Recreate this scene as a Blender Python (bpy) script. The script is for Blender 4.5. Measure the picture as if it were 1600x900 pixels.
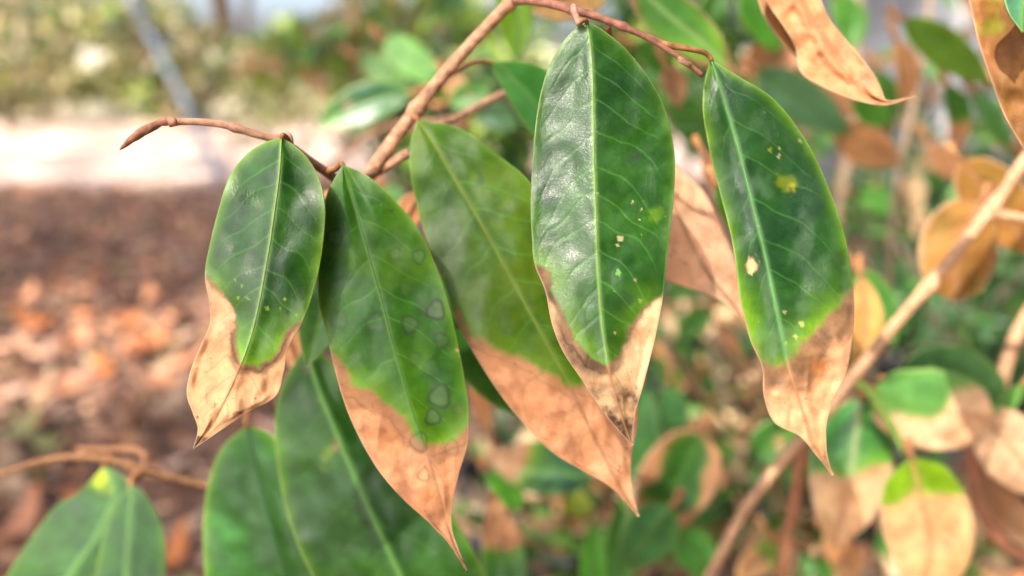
import bpy, math, random
import numpy as np
from mathutils import Vector
for o in list(bpy.data.objects): bpy.data.objects.remove(o)
S = bpy.context.scene
COL = S.collection
rnd = random.Random(7)

# ---------------------------------------------------------------- camera
PITCH = math.radians(18.0); CZ = 0.70; FPX = 26/36*1600
cam = bpy.data.cameras.new('camera'); cam.lens = 26; cam.sensor_width = 36
cam.clip_start = 0.01; cam.clip_end = 400
cam.dof.use_dof = True; cam.dof.focus_distance = 0.1615; cam.dof.aperture_fstop = 5.3
camo = bpy.data.objects.new('camera', cam); COL.objects.link(camo)
camo.location = (0, 0, CZ); camo.rotation_euler = (math.pi/2 - PITCH, 0, 0)
S.camera = camo
# ---------------------------------------------------------------- sky and sun
SUN = Vector((-0.45, -0.62, 0.95)).normalized()
elev = math.asin(SUN.z); az = math.atan2(SUN.x, SUN.y)
w = bpy.data.worlds.new('World'); S.world = w; w.use_nodes = True
nt = w.node_tree; bg = nt.nodes['Background']
sky = nt.nodes.new('ShaderNodeTexSky'); sky.sky_type = 'NISHITA'; sky.sun_disc = False
sky.sun_elevation = elev; sky.sun_rotation = az; sky.air_density = 0.55; sky.dust_density = 4.0; sky.ozone_density = 0.3
nt.links.new(sky.outputs[0], bg.inputs[0]); bg.inputs[1].default_value = 0.14
sun = bpy.data.lights.new('sun', 'SUN'); sun.energy = 2.4; sun.angle = math.radians(0.55); sun.color = (1, .93, .82)
suno = bpy.data.objects.new('sun', sun); COL.objects.link(suno)
suno.rotation_euler = SUN.to_track_quat('Z', 'Y').to_euler(); suno.location = (-3, 3, 6)
S.view_settings.view_transform = 'Standard'; S.view_settings.look = 'None'
S.view_settings.exposure = 1.98; S.view_settings.gamma = 1

# ---------------------------------------------------------------- helpers
cp, sp = math.cos(PITCH), math.sin(PITCH)
def unp(px, py, d):
    """pixel of the 1600x900 picture and distance along the view axis -> world point(s)"""
    px = np.asarray(px, float); py = np.asarray(py, float); d = np.asarray(d, float)
    x = (px-800)/FPX*d; y = -(py-450)/FPX*d
    x, y, d = np.broadcast_arrays(x, y, d)
    return np.stack([x, d*cp + y*sp, CZ - d*sp + y*cp], -1)
def onground(px, py, z=0):
    y = -(py-450)/FPX; dz = -sp + y*cp
    d = (z-CZ)/dz
    return unp(px, py, d)
def put(o, parent=None, label=None, cat=None, group=None, kind=None):
    COL.objects.link(o)
    if parent is not None: o.parent = parent
    if label: o['label'] = label
    if cat: o['category'] = cat
    if group: o['group'] = group
    if kind: o['kind'] = kind
    return o
def thing(name, loc, label, cat, group=None):
    o = bpy.data.objects.new(name, None); o.location = Vector([float(c) for c in loc]); o.empty_display_size = .02
    return put(o, None, label, cat, group)
def mesh(name, verts, faces, mat, parent=None, smooth=True, cols=None, uv=None, extra=None, **kw):
    verts = np.asarray(verts, float).reshape(-1, 3)
    if parent is not None:
        off = np.array(parent.location) if parent.parent is None else np.array(parent.location)+np.array(parent.parent.location)
    else: off = verts.mean(0)
    me = bpy.data.meshes.new(name)
    faces = np.asarray(faces)
    v = verts-off
    if faces.ndim == 2:
        n, k = faces.shape
        me.vertices.add(len(v)); me.vertices.foreach_set('co', v.ravel())
        me.loops.add(n*k); me.loops.foreach_set('vertex_index', faces.ravel().astype(np.int32))
        me.polygons.add(n); me.polygons.foreach_set('loop_start', np.arange(0, n*k, k, dtype=np.int32))
        try: me.polygons.foreach_set('loop_total', np.full(n, k, dtype=np.int32))
        except Exception: pass
        me.update(calc_edges=True)
    else:
        me.from_pydata([tuple(a) for a in v], [], [tuple(f) for f in faces]); me.update()
    if cols is not None:
        c = np.ones((len(v), 4), np.float32); c[:, :3] = np.asarray(cols).reshape(-1, 3)
        a = me.color_attributes.new('Col', 'FLOAT_COLOR', 'POINT'); a.data.foreach_set('color', c.ravel())
    if extra is not None:
        for k_, arr in extra.items():
            a = me.attributes.new(k_, 'FLOAT', 'POINT'); a.data.foreach_set('value', np.asarray(arr, np.float32).ravel())
    if uv is not None:
        l = me.uv_layers.new(name='UVMap'); idx = np.empty(len(me.loops), np.int32)
        me.loops.foreach_get('vertex_index', idx)
        l.data.foreach_set('uv', np.asarray(uv, np.float32).reshape(-1, 2)[idx].ravel())
    me.polygons.foreach_set('use_smooth', [smooth]*len(me.polygons))
    me.materials.append(mat)
    o = bpy.data.objects.new(name, me)
    if parent is None: o.location = Vector([float(c) for c in off])
    put(o, parent, **kw)
    return o

# numpy value noise
class Noise:
    def __init__(s, seed):
        r = np.random.RandomState(seed); s.t = r.rand(256, 256)*2-1
    def __call__(s, x, y):
        xi = np.floor(x).astype(int); yi = np.floor(y).astype(int); fx = x-xi; fy = y-yi
        fx = fx*fx*(3-2*fx); fy = fy*fy*(3-2*fy)
        a = s.t[xi & 255, yi & 255]; b = s.t[(xi+1) & 255, yi & 255]; c = s.t[xi & 255, (yi+1) & 255]; d = s.t[(xi+1) & 255, (yi+1) & 255]
        return (a*(1-fx)+b*fx)*(1-fy)+(c*(1-fx)+d*fx)*fy
    def fbm(s, x, y, o=4):
        r = 0; a = .5; n = 0
        for i in range(o):
            r = r+a*s(x*2**i+17.3*i, y*2**i+9.1*i); n += a; a *= .5
        return r/n
def sm(x, a, b):
    t = np.clip((x-a)/(b-a), 0, 1); return t*t*(3-2*t)
def mixc(c, d, f):
    return c*(1-f[..., None])+np.asarray(d)*f[..., None]
def catmull(P, n, t=None):
    """dense Catmull-Rom through the rows of P (any width), chord parametrised by the first column set"""
    P = np.asarray(P, float); L = np.r_[0, np.cumsum(np.maximum(np.linalg.norm(np.diff(P[:, :2], axis=0), axis=1), 1e-6))]; L /= L[-1]
    if t is None: t = np.linspace(0, 1, n)
    m = np.zeros_like(P)
    m[1:-1] = (P[2:]-P[:-2])/(L[2:]-L[:-2])[:, None]
    m[0] = (P[1]-P[0])/(L[1]-L[0]); m[-1] = (P[-1]-P[-2])/(L[-1]-L[-2])
    i = np.clip(np.searchsorted(L, t, side='right')-1, 0, len(L)-2)
    h = (L[i+1]-L[i]); s_ = (t-L[i])/h; h = h[:, None]; s_ = s_[:, None]
    return (2*s_**3-3*s_**2+1)*P[i]+(s_**3-2*s_**2+s_)*h*m[i]+(-2*s_**3+3*s_**2)*P[i+1]+(s_**3-s_**2)*h*m[i+1]

# ---------------------------------------------------------------- materials
def N(nt, t, **kw):
    n = nt.nodes.new(t)
    for k, v in kw.items(): setattr(n, k, v)
    return n
def leaf_mat(name, rough=.33, dryrough=.55, trans=.18, net=.35, bump=.25, spec=.5, netscale=190):
    m = bpy.data.materials.new(name); m.use_nodes = True; nt = m.node_tree; L = nt.links.new
    pb = nt.nodes['Principled BSDF']; out = nt.nodes['Material Output']
    at = N(nt, 'ShaderNodeAttribute', attribute_name='Col'); dr = N(nt, 'ShaderNodeAttribute', attribute_name='dry')
    uv = N(nt, 'ShaderNodeUVMap'); uv.uv_map = 'UVMap'
    nz = N(nt, 'ShaderNodeTexNoise'); nz.inputs['Scale'].default_value = 22; nz.inputs['Detail'].default_value = 6
    L(uv.outputs[0], nz.inputs['Vector'])
    warp = N(nt, 'ShaderNodeMixRGB', blend_type='ADD'); warp.inputs[0].default_value = .012
    nz2 = N(nt, 'ShaderNodeTexNoise'); nz2.inputs['Scale'].default_value = 40; L(uv.outputs[0], nz2.inputs['Vector'])
    L(uv.outputs[0], warp.inputs[1]); L(nz2.outputs['Color'], warp.inputs[2])
    vo = N(nt, 'ShaderNodeTexVoronoi', feature='DISTANCE_TO_EDGE'); vo.inputs['Scale'].default_value = netscale
    L(warp.outputs[0], vo.inputs['Vector'])
    vr = N(nt, 'ShaderNodeMapRange'); vr.inputs[1].default_value = 0; vr.inputs[2].default_value = .10; vr.inputs[3].default_value = 1; vr.inputs[4].default_value = 0
    L(vo.outputs['Distance'], vr.inputs[0])
    # colour: pigment x mottling, fine net of veins slightly paler
    mo = N(nt, 'ShaderNodeMapRange'); mo.inputs[1].default_value = .3; mo.inputs[2].default_value = .7; mo.inputs[3].default_value = .8; mo.inputs[4].default_value = 1.2
    L(nz.outputs['Fac'], mo.inputs[0])
    mu = N(nt, 'ShaderNodeVectorMath', operation='SCALE'); L(at.outputs['Color'], mu.inputs[0]); L(mo.outputs[0], mu.inputs['Scale'])
    nf = N(nt, 'ShaderNodeMath', operation='MULTIPLY'); nf.inputs[1].default_value = net*.35; L(vr.outputs[0], nf.inputs[0])
    nm = N(nt, 'ShaderNodeMixRGB', blend_type='MIX'); L(nf.outputs[0], nm.inputs[0]); L(mu.outputs[0], nm.inputs[1])
    br = N(nt, 'ShaderNodeVectorMath', operation='MULTIPLY'); br.inputs[1].default_value = (2.2, 1.7, 1.5); L(mu.outputs[0], br.inputs[0]); L(br.outputs[0], nm.inputs[2])
    L(nm.outputs[0], pb.inputs['Base Color'])
    rm = N(nt, 'ShaderNodeMapRange'); rm.inputs[3].default_value = rough; rm.inputs[4].default_value = dryrough; L(dr.outputs['Fac'], rm.inputs[0])
    nr = N(nt, 'ShaderNodeMath', operation='MULTIPLY_ADD'); nr.inputs[1].default_value = .25; L(nz.outputs['Fac'], nr.inputs[0])
    ns = N(nt, 'ShaderNodeMath', operation='SUBTRACT'); ns.inputs[1].default_value = .12; L(rm.outputs[0], ns.inputs[0]); L(ns.outputs[0], nr.inputs[2])
    L(nr.outputs[0], pb.inputs['Roughness'])
    sr = N(nt, 'ShaderNodeMapRange'); sr.inputs[3].default_value = spec; sr.inputs[4].default_value = .22; L(dr.outputs['Fac'], sr.inputs[0]); L(sr.outputs[0], pb.inputs['Specular IOR Level'])
    hh = N(nt, 'ShaderNodeMath', operation='MULTIPLY_ADD'); hh.inputs[1].default_value = -net; L(vr.outputs[0], hh.inputs[0])
    nz3 = N(nt, 'ShaderNodeTexNoise'); nz3.inputs['Scale'].default_value = 90; nz3.inputs['Detail'].default_value = 5; L(uv.outputs[0], nz3.inputs['Vector'])
    L(nz3.outputs['Fac'], hh.inputs[2])
    bu = N(nt, 'ShaderNodeBump'); bu.inputs['Strength'].default_value = bump; bu.inputs['Distance'].default_value = .0004
    L(hh.outputs[0], bu.inputs['Height']); L(bu.outputs[0], pb.inputs['Normal'])
    tr = N(nt, 'ShaderNodeBsdfTranslucent'); tb = N(nt, 'ShaderNodeVectorMath', operation='MULTIPLY'); tb.inputs[1].default_value = (1.6, 1.5, .9)
    L(nm.outputs[0], tb.inputs[0]); L(tb.outputs[0], tr.inputs['Color'])
    mx = N(nt, 'ShaderNodeMixShader'); mx.inputs[0].default_value = trans
    L(pb.outputs[0], mx.inputs[1]); L(tr.outputs[0], mx.inputs[2]); L(mx.outputs[0], out.inputs['Surface'])
    return m
def simple_mat(name, ca, cb, scale=30, rough=.7, bump=.3, bdist=.002, spec=.3, stretch=(1, 1, 1), detail=6, attr=False):
    m = bpy.data.materials.new(name); m.use_nodes = True; nt = m.node_tree; L = nt.links.new
    pb = nt.nodes['Principled BSDF']
    tc = N(nt, 'ShaderNodeTexCoord'); mp = N(nt, 'ShaderNodeMapping'); mp.inputs['Scale'].default_value = stretch
    L(tc.outputs['Object'], mp.inputs[0])
    nz = N(nt, 'ShaderNodeTexNoise'); nz.inputs['Scale'].default_value = scale; nz.inputs['Detail'].default_value = detail
    L(mp.outputs[0], nz.inputs['Vector'])
    cr = N(nt, 'ShaderNodeValToRGB'); cr.color_ramp.elements[0].position = .32; cr.color_ramp.elements[1].position = .68
    cr.color_ramp.elements[0].color = (*ca, 1); cr.color_ramp.elements[1].color = (*cb, 1); L(nz.outputs['Fac'], cr.inputs[0])
    if attr:
        at = N(nt, 'ShaderNodeAttribute', attribute_name='Col'); mm = N(nt, 'ShaderNodeMixRGB', blend_type='MULTIPLY'); mm.inputs[0].default_value = 1
        L(at.outputs['Color'], mm.inputs[1]); L(cr.outputs[0], mm.inputs[2]); L(mm.outputs[0], pb.inputs['Base Color'])
    else: L(cr.outputs[0], pb.inputs['Base Color'])
    pb.inputs['Roughness'].default_value = rough; pb.inputs['Specular IOR Level'].default_value = spec
    bu = N(nt, 'ShaderNodeBump'); bu.inputs['Strength'].default_value = bump; bu.inputs['Distance'].default_value = bdist
    L(nz.outputs['Fac'], bu.inputs['Height']); L(bu.outputs[0], pb.inputs['Normal'])
    return m
def foliage_mat(name, rough=.35, trans=.3):
    m = bpy.data.materials.new(name); m.use_nodes = True; nt = m.node_tree; L = nt.links.new
    pb = nt.nodes['Principled BSDF']; out = nt.nodes['Material Output']
    at = N(nt, 'ShaderNodeAttribute', attribute_name='Col'); L(at.outputs['Color'], pb.inputs['Base Color'])
    pb.inputs['Roughness'].default_value = rough
    tr = N(nt, 'ShaderNodeBsdfTranslucent'); tb = N(nt, 'ShaderNodeVectorMath', operation='MULTIPLY'); tb.inputs[1].default_value = (1.9, 1.7, .8)
    L(at.outputs['Color'], tb.inputs[0]); L(tb.outputs[0], tr.inputs['Color'])
    mx = N(nt, 'ShaderNodeMixShader'); mx.inputs[0].default_value = trans
    L(pb.outputs[0], mx.inputs[1]); L(tr.outputs[0], mx.inputs[2]); L(mx.outputs[0], out.inputs['Surface'])
    return m
def spec(m, v):
    m.node_tree.nodes['Principled BSDF'].inputs['Specular IOR Level'].default_value = v; return m
M_HERO = leaf_mat('glossy_leaf', rough=.33, dryrough=.62, trans=.13, net=.3, bump=.16, spec=.5)
M_MATT = leaf_mat('satin_leaf', rough=.40, dryrough=.65, trans=.18, net=.25, bump=.14, spec=.36)
M_SOFT = leaf_mat('leaf', rough=.38, trans=.2, net=.2, bump=.2, spec=.5)
M_RIB = simple_mat('leaf_midrib', (.9, .9, .9), (1.1, 1.1, 1.1), scale=300, rough=.45, bump=.1, bdist=.0002, attr=True)
M_BARK = simple_mat('young_bark', (.62, .6, .58), (1.3, 1.27, 1.2), scale=520, rough=.75, bump=.5, bdist=.0006, attr=True, stretch=(1, 1, 1))
M_FOL = foliage_mat('bush_foliage', rough=.24)
M_FOLB = foliage_mat('added_canopy_foliage', rough=.5, trans=.25)

# ---------------------------------------------------------------- leaf builder
TAN = (.55, .28, .125); TANP = (.64, .34, .18); CREAM = (.66, .44, .22); ORNG = (.40, .155, .05)
GREEN = (.022, .105, .022); GREEN2 = (.035, .15, .02); LIME = (.17, .36, .012)
def sdist(px, py, poly):
    """distance to a polyline; positive below / beyond it (dry side)"""
    A = np.array(poly, float); best = np.full(px.shape, 1e9)
    for a, b in zip(A[:-1], A[1:]):
        ab = b-a; t = np.clip(((px-a[0])*ab[0]+(py-a[1])*ab[1])/(ab@ab), 0, 1)
        best = np.minimum(best, np.hypot(px-a[0]-t*ab[0], py-a[1]-t*ab[1]))
    P = [(-900, A[0][1]-(A[0][0]+900)*.0)]+[tuple(p) for p in A]+[(2600, A[-1][1]), (2600, -2000), (-900, -2000)]
    ins = np.zeros(px.shape, bool); n = len(P)
    for i in range(n):
        x1, y1 = P[i]; x2, y2 = P[(i+1) % n]
        if y1 == y2: continue
        c = ((y1 > py) != (y2 > py)) & (px < (x2-x1)*(py-y1)/(y2-y1)+x1)
        ins ^= c
    return np.where(ins, -best, best)
_seed = [100]
def leaf(parent, st, d, mat=None, nu=60, nv=24, fold=(0, 0), arch=0.0, wave=0.0, pucker=0.0, boundary=None, dryu=None, wig=7, green=GREEN, green2=None,
         edgey=.4, bandy=.8, band=.8, bandw=16, tan=TANP, tan2=TAN, tipdark=0, veins=9, veinc=.5, ribw=2.6, rib=True, ribc=(.10, .23, .04),
         spots=(), rings=(), blotch=0, dust=0, thick=.00032, label=None, curl=0.0, name='leaf', flip=False, dryedge=0, stalk=None, drytop=None, stroll=0.0, soft=1.0):
    _seed[0] += 1; nz = Noise(_seed[0]); nz2 = Noise(_seed[0]+500)
    rows = []
    for s in st:
        if len(s) == 2: s = (s, s, s)
        rows.append([s[1][0], s[1][1], s[0][0], s[0][1], s[2][0], s[2][1]])
    rows = np.array(rows, float)
    t = np.linspace(0, 1, nu); t = .5*t+.5*(3*t*t-2*t**3) if False else t
    C = catmull(rows, nu, t)
    M, Lf, Rt = C[:, 0:2], C[:, 2:4], C[:, 4:6]
    d = np.atleast_1d(np.asarray(d, float)); dm = np.interp(t, np.linspace(0, 1, len(d)), d) if len(d) < 4 else catmull(np.c_[np.linspace(0, 1, len(d)), np.zeros(len(d)), d], nu, t)[:, 2]
    v = np.linspace(-1, 1, nv); av = np.abs(v)
    E = np.where(v[None, :, None] < 0, Lf[:, None, :], Rt[:, None, :])
    P = M[:, None, :]+(E-M[:, None, :])*av[None, :, None]
    PX, PY = P[..., 0], P[..., 1]
    U, V = np.meshgrid(t, v, indexing='ij'); AV = np.abs(V)
    hw = np.linalg.norm(E-M[:, None, :], axis=2); lat = hw*AV      # px
    Ltot = np.sum(np.linalg.norm(np.diff(M, axis=0), axis=1)); wmax = hw.max()
    mpp = dm[:, None]/FPX
    D = np.repeat(dm[:, None], nv, 1)
    fl = np.where(V < 0, fold[0], fold[1])
    D = D + fl*lat*mpp*(1-.25*AV) + arch*(lat/wmax)**2*.004
    D = D + stroll*V*hw*mpp
    edge = (1-AV)*hw
    # signed distance to the dry boundary
    if boundary is not None: sd = sdist(PX, PY, boundary)
    elif dryu is not None: sd = (U-dryu)*Ltot - .18*lat*np.sin(U*9+V*2)
    else: sd = np.full(U.shape, -900.)
    if drytop is not None: sd = (drytop-U)*Ltot
    sd = sd + nz.fbm(PX/38, PY/38, 4)*wig*2 + nz.fbm(PX/9, PY/9, 3)*wig*.7
    if dryedge: sd = np.maximum(sd, (dryedge-edge)+nz.fbm(PX/60, PY/60, 3)*dryedge*2.2)
    dry = sm(sd, -3-soft, 4+soft)
    # pigment
    n1 = nz.fbm(PX/70, PY/70, 4); n2 = nz2.fbm(PX/22, PY/22, 4); n3 = nz2.fbm(PX/6, PY/6, 3)
    g2 = GREEN2 if green2 is None else green2
    col = np.ones(U.shape+(3,))*np.asarray(green)
    col = mixc(col, g2, np.clip(.35+n1*1.1+.25*n2, 0, 1))
    col = col*(1+.22*n2+.18*n3)[..., None]
    yl = np.clip(edgey*np.exp(-(edge/9)**1.2)*(.8+.6*n1), 0, 1)
    yl = np.maximum(yl, np.clip(bandy*np.exp(-(np.clip(-sd, 0, 999)/22)**1.3)*(.75+.9*n1), 0, 1))
    col = mixc(col, LIME, yl)
    if blotch: col = mixc(col, (.075, .13, .006), blotch*sm(n1+.3*n2, .0, .45))
    # secondary veins
    vn = np.zeros(U.shape); relief = np.zeros(U.shape)
    lu = U*Ltot
    for side in (-1, 1):
        msk = (V*side >= 0)
        r = random.Random(_seed[0]*3+side)
        for k in range(veins):
            u0 = (k+.6+r.uniform(-.22, .22))/veins*.92
            a = r.uniform(.42, .62); b = r.uniform(.25, .45)
            tt = AV
            cu = u0*Ltot + wmax*(a*tt + b*tt**3 + .09*np.sin(tt*8+k*2.1)*tt) 
            dd = (lu-cu)/math.sqrt(1+a*a) + nz.fbm(PX/26, PY/26, 2)*3.5
            wv = 1.35
            I = np.exp(-(dd/wv)**2)*(1-sm(tt, .72, .93))*msk*sm(U, 0.02, .08)*(1-.35*tt)
            vn = np.maximum(vn, I)
            relief += -np.exp(-(dd/3.2)**2)*(1-sm(tt, .75, .98))*msk*1.5
    vcol = mixc(np.ones(U.shape+(3,))*np.array([.09, .27, .045]), (.30, .13, .055), dry)
    # dry tissue
    tc = mixc(np.ones(U.shape+(3,))*np.asarray(tan), tan2, np.clip(.45+1.3*n1+.3*n2, 0, 1))
    tc = tc*(1+.12*n2+.10*n3)[..., None]
    tc = mixc(tc, ORNG, .4*sm(nz2.fbm(PX/55+9, PY/40, 3), .05, .6))
    tc = mixc(tc, (.30, .13, .055), .28*sm(nz2.fbm(PX/30+50, PY/24, 4), .2, .65))
    tc = mixc(tc, (.16, .07, .035), .6*sm(nz.fbm(PX/7+50, PY/7, 2), .64, .78))
    bd = band*(1-sm(sd+n2*6-bandw*1.6*n1, bandw*.5, bandw*1.7))*(.85+.4*n2)
    tc = mixc(tc, (.10, .058, .034), np.clip(bd, 0, 1)); tc = mixc(tc, (.05, .025, .018), np.clip(.55*band*np.exp(-((sd-bandw*1.05-n2*5)/2.2)**2)*(.6+1.2*n1), 0, 1))
    tc = mixc(tc, (.27, .12, .06), .5*np.exp(-(edge/2.5)**2))
    if tipdark: tc = mixc(tc, (.045, .02, .012), np.clip(sm(U+.05*n1, 1-tipdark, 1-.5*tipdark)*(.85+1.3*n2+.5*n3)+sm(U, 1-.4*tipdark, 1-.15*tipdark), 0, .95))
    tc = tc*np.array([.93, .89, .80]); col = mixc(col, tc, dry)
    col = mixc(col, vcol, vn*veinc)
    col = mixc(col, mixc(np.ones(U.shape+(3,))*np.asarray(ribc), (.36, .18, .085), dry), np.exp(-(lat/(ribw*1.2))**2)*.75)
    col = mixc(col, (.34, .42, .16), .45*np.exp(-(edge/1.5)**2)*(1-dry)); col = mixc(col, (.62, .44, .28), .6*np.exp(-(edge/1.5)**2)*dry)
    if dust:
        q = dust*sm(nz2.fbm(PX/34+7, PY/48+3, 5), .02, .42)*(1-dry); col = mixc(col, (.09, .17, .085), q*.4)
    for (sx, sy, r_, sc, a_) in spots:      # small blemishes
        q = a_*(1-sm(np.hypot(PX-sx, (PY-sy)*.85)*(1.55 if r_ < 9 else 1)+2.2*n3*min(r_, 8)/3+n2*r_*.9+(.25*r_*np.sin(np.arctan2(PY-sy, PX-sx)*4+sx) if r_ < 9 else 0), r_*(.35 if r_ < 9 else .05), r_*(.8 if r_ < 9 else 1))); col = mixc(col, sc, np.clip(q, 0, 1))
    for (sx, sy, r_, a_) in rings:          # dried drop marks
        rr = np.hypot(PX-sx, (PY-sy)*.9)*(1+.16*n1+.12*np.sin(np.arctan2(PY-sy, PX-sx)*3+sx))
        a_ = a_*.95; q = np.exp(-((rr-r_)/2.2)**2)*a_; col = mixc(col, (.035, .055, .03), q)
        col = mixc(col, (.14, .20, .12), (1-sm(rr, r_*.6, r_))*a_*.45); relief = relief+q*.6
    # relief
    if wave: D = D + wave*nz.fbm(PX/110+3, PY/110, 3)*sm(AV, 0, .4)
    h = pucker*(.13*relief+nz2.fbm(PX/11, PY/11, 2)*.2*(1+nz2.fbm(PX/90+8, PY/90, 2))+nz.fbm(PX/34, PY/34, 2)*.8)*(1-.35*dry)
    cr_ = nz.fbm(PX/46+31, PY/46, 3); D = D + sm(sd, 0, 40)*(.0016*cr_+.0007*np.abs(nz2.fbm(PX/24+11, PY/60, 2)))*sm(edge, 0, 14)*(wmax > 30)
    D = D - h*sm(edge, 0, 8)*.001 + .00012*np.exp(-(lat/5.)**2)*(pucker > 0)
    if curl: D = D + curl*sm(AV, .55, 1)*.004
    W = unp(PX, PY, D).reshape(-1, 3)
    i = np.arange(nu-1)[:, None]; j = np.arange(nv-1)[None, :]; a = (i*nv+j)
    F = np.stack([a, a+nv, a+nv+1, a+1], -1).reshape(-1, 4)
    uvm = np.stack([PX/1000, PY/1000], -1)
    o = mesh(name, W, F, mat or M_SOFT, parent, cols=np.clip(col, .004, .9), uv=uvm, extra={'dry': dry})
    md = o.modifiers.new('thickness', 'SOLIDIFY'); md.thickness = thick; md.offset = -1
    if label: o['label'] = label
    if rib:
        k = max(3, nu//4); idx = np.linspace(0, nu-1, k).astype(int); mid = nv//2
        rr = ribw*.34*(1-.75*t[idx]); dd = (D[:, mid]*.5+D[:, mid-1]*.5 if nv % 2 == 0 else D[:, mid])[idx]
        dcol = np.array([mixc(np.ones(3)*np.asarray(ribc), (.40, .22, .11), np.array(dry[q_, mid])) for q_ in idx])
        tube(o, 'midrib', np.c_[M[idx], dd-.00012], rr, dcol, M_RIB, seg=6, bump=0)
    if stalk is not None:
        b0 = M[0]; pts = [(b0[0]+(M[2][0]-b0[0])*.5, b0[1]+(M[2][1]-b0[1])*.5, dm[0]+.0003)]+[p if len(p) == 3 else (p[0], p[1], dm[0]) for p in stalk]
        tube(o, 'leaf_stalk', catmull(pts, 5*len(pts)), np.linspace(max(3, ribw*1.25), max(4.5, ribw*1.9), 5*len(pts)), (.33, .155, .065), M_BARK, seg=10, bump=.06)
    return o

def tube(parent, name, pts, rad, col, mat, seg=12, bump=.08, label=None, **kw):
    """tube through (px, py, depth) points with radii in picture pixels at that depth"""
    pts = np.asarray(pts, float); n = len(pts); rad = np.broadcast_to(np.asarray(rad, float), (n,)).copy()
    W = unp(pts[:, 0], pts[:, 1], pts[:, 2]); R = rad*pts[:, 2]/FPX
    T = np.gradient(W, axis=0); T /= np.linalg.norm(T, axis=1)[:, None]+1e-12
    up = np.array([0., 1., 0.12]); V = []; Cc = []
    nz = Noise(int(abs(pts[0, 0])) % 97+11)
    for i in range(n):
        a = np.cross(T[i], up); a /= np.linalg.norm(a)+1e-12; b = np.cross(T[i], a)
        for k in range(seg):
            th = 2*math.pi*k/seg
            r = R[i]*(1+bump*float(nz(np.array(i*.37), np.array(k*.9))))
            V.append(W[i]+r*(math.cos(th)*a+math.sin(th)*b))
            c = np.asarray(col, float); c = c[i] if c.ndim == 2 else c
            Cc.append(c*(1+.25*float(nz(np.array(i*.45+40), np.array(k*.5)))))
    F = []
    for i in range(n-1):
        for k in range(seg):
            k2 = (k+1) % seg; F.append((i*seg+k, i*seg+k2, (i+1)*seg+k2, (i+1)*seg+k))
    V.append(W[0]); V.append(W[-1]); Cc += [Cc[0], Cc[-1]]
    c0 = n*seg; c1 = c0+1
    F2 = [(c0, (k+1) % seg, k, k) for k in range(seg)]
    F = [tuple(f) for f in F]+[(c0, (k+1) % seg, k) for k in range(seg)]+[(c1, (n-1)*seg+k, (n-1)*seg+(k+1) % seg) for k in range(seg)]
    arr = np.empty(len(F), object); arr[:] = F
    return mesh(name, V, arr, mat, parent, cols=np.clip(Cc, .005, .9), label=label, **kw)
def stem(parent, pts, r0, r1, col=(.30, .135, .07), name='branch', nodes=(), label=None, n=None, **kw):
    """pts: (px,py,d); nodes: positions 0..1 with a swelling"""
    n = n or max(10, len(pts)*8); P = catmull(pts, n); t = np.linspace(0, 1, n)
    r = r0+(r1-r0)*t
    for q in nodes: r = r*(1+.42*np.exp(-((t-q)/.022)**2))
    return tube(parent, name, P, r, col, M_BARK, seg=12, bump=.06, label=label, **kw)
def gstat(mid, w, prof='ov', n=11, asym=1.0):
    """stations for a leaf given its midline in px and half width"""
    mid = np.array(mid, float)
    C = catmull(mid, n) if len(mid) > 2 else mid[0]+(mid[-1]-mid[0])*np.linspace(0, 1, n)[:, None]
    T = np.gradient(C, axis=0); T /= np.linalg.norm(T, axis=1)[:, None]; Nn = np.c_[T[:, 1], -T[:, 0]]
    out = []
    for i, u in enumerate(np.linspace(0, 1, n)):
        if prof == 'ov': f = math.sin(math.pi*u**.85)**.75 if 0 < u < 1 else 0
        elif prof == 'round': f = math.sqrt(max(0, 1-(2*u-1)**2))
        elif prof == 'top': f = math.sin(math.pi*u**.6)**.8 if 0 < u < 1 else 0
        else: f = math.sin(math.pi*u**.7)**1.1 if 0 < u < 1 else 0
        if u > .85 and prof != 'round': f *= (1-(u-.85)/.15*.35)
        c = C[i]; a = c+Nn[i]*w*f; b = c-Nn[i]*w*f*asym
        out.append((tuple(c),)*3 if f == 0 else ((tuple(b)), tuple(c), tuple(a)))
    # left edge first when the leaf points down
    return out
def gl(parent, mid, w, d, prof='ov', label=None, asym=1.0, **kw):
    kw.setdefault('nu', 44); kw.setdefault('nv', 18); kw.setdefault('ribw', 3.2)
    kw.setdefault('fold', (-.25, -.25)); kw.setdefault('veins', 7); kw.setdefault('wave', .003); kw.setdefault('soft', 4)
    if 'stalk' not in kw:
        a = np.array(mid[0], float); b = np.array(mid[1], float); t_ = (a-b)/np.linalg.norm(a-b)
        d0 = d[0] if hasattr(d, '__len__') else d
        kw['stalk'] = [(a[0]+t_[0]*14, a[1]+t_[1]*14, d0), (a[0]+t_[0]*26, a[1]+t_[1]*26-4, d0+.002)]
    return leaf(parent, gstat(mid, w, prof, asym=asym), d, label=label, **kw)

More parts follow.
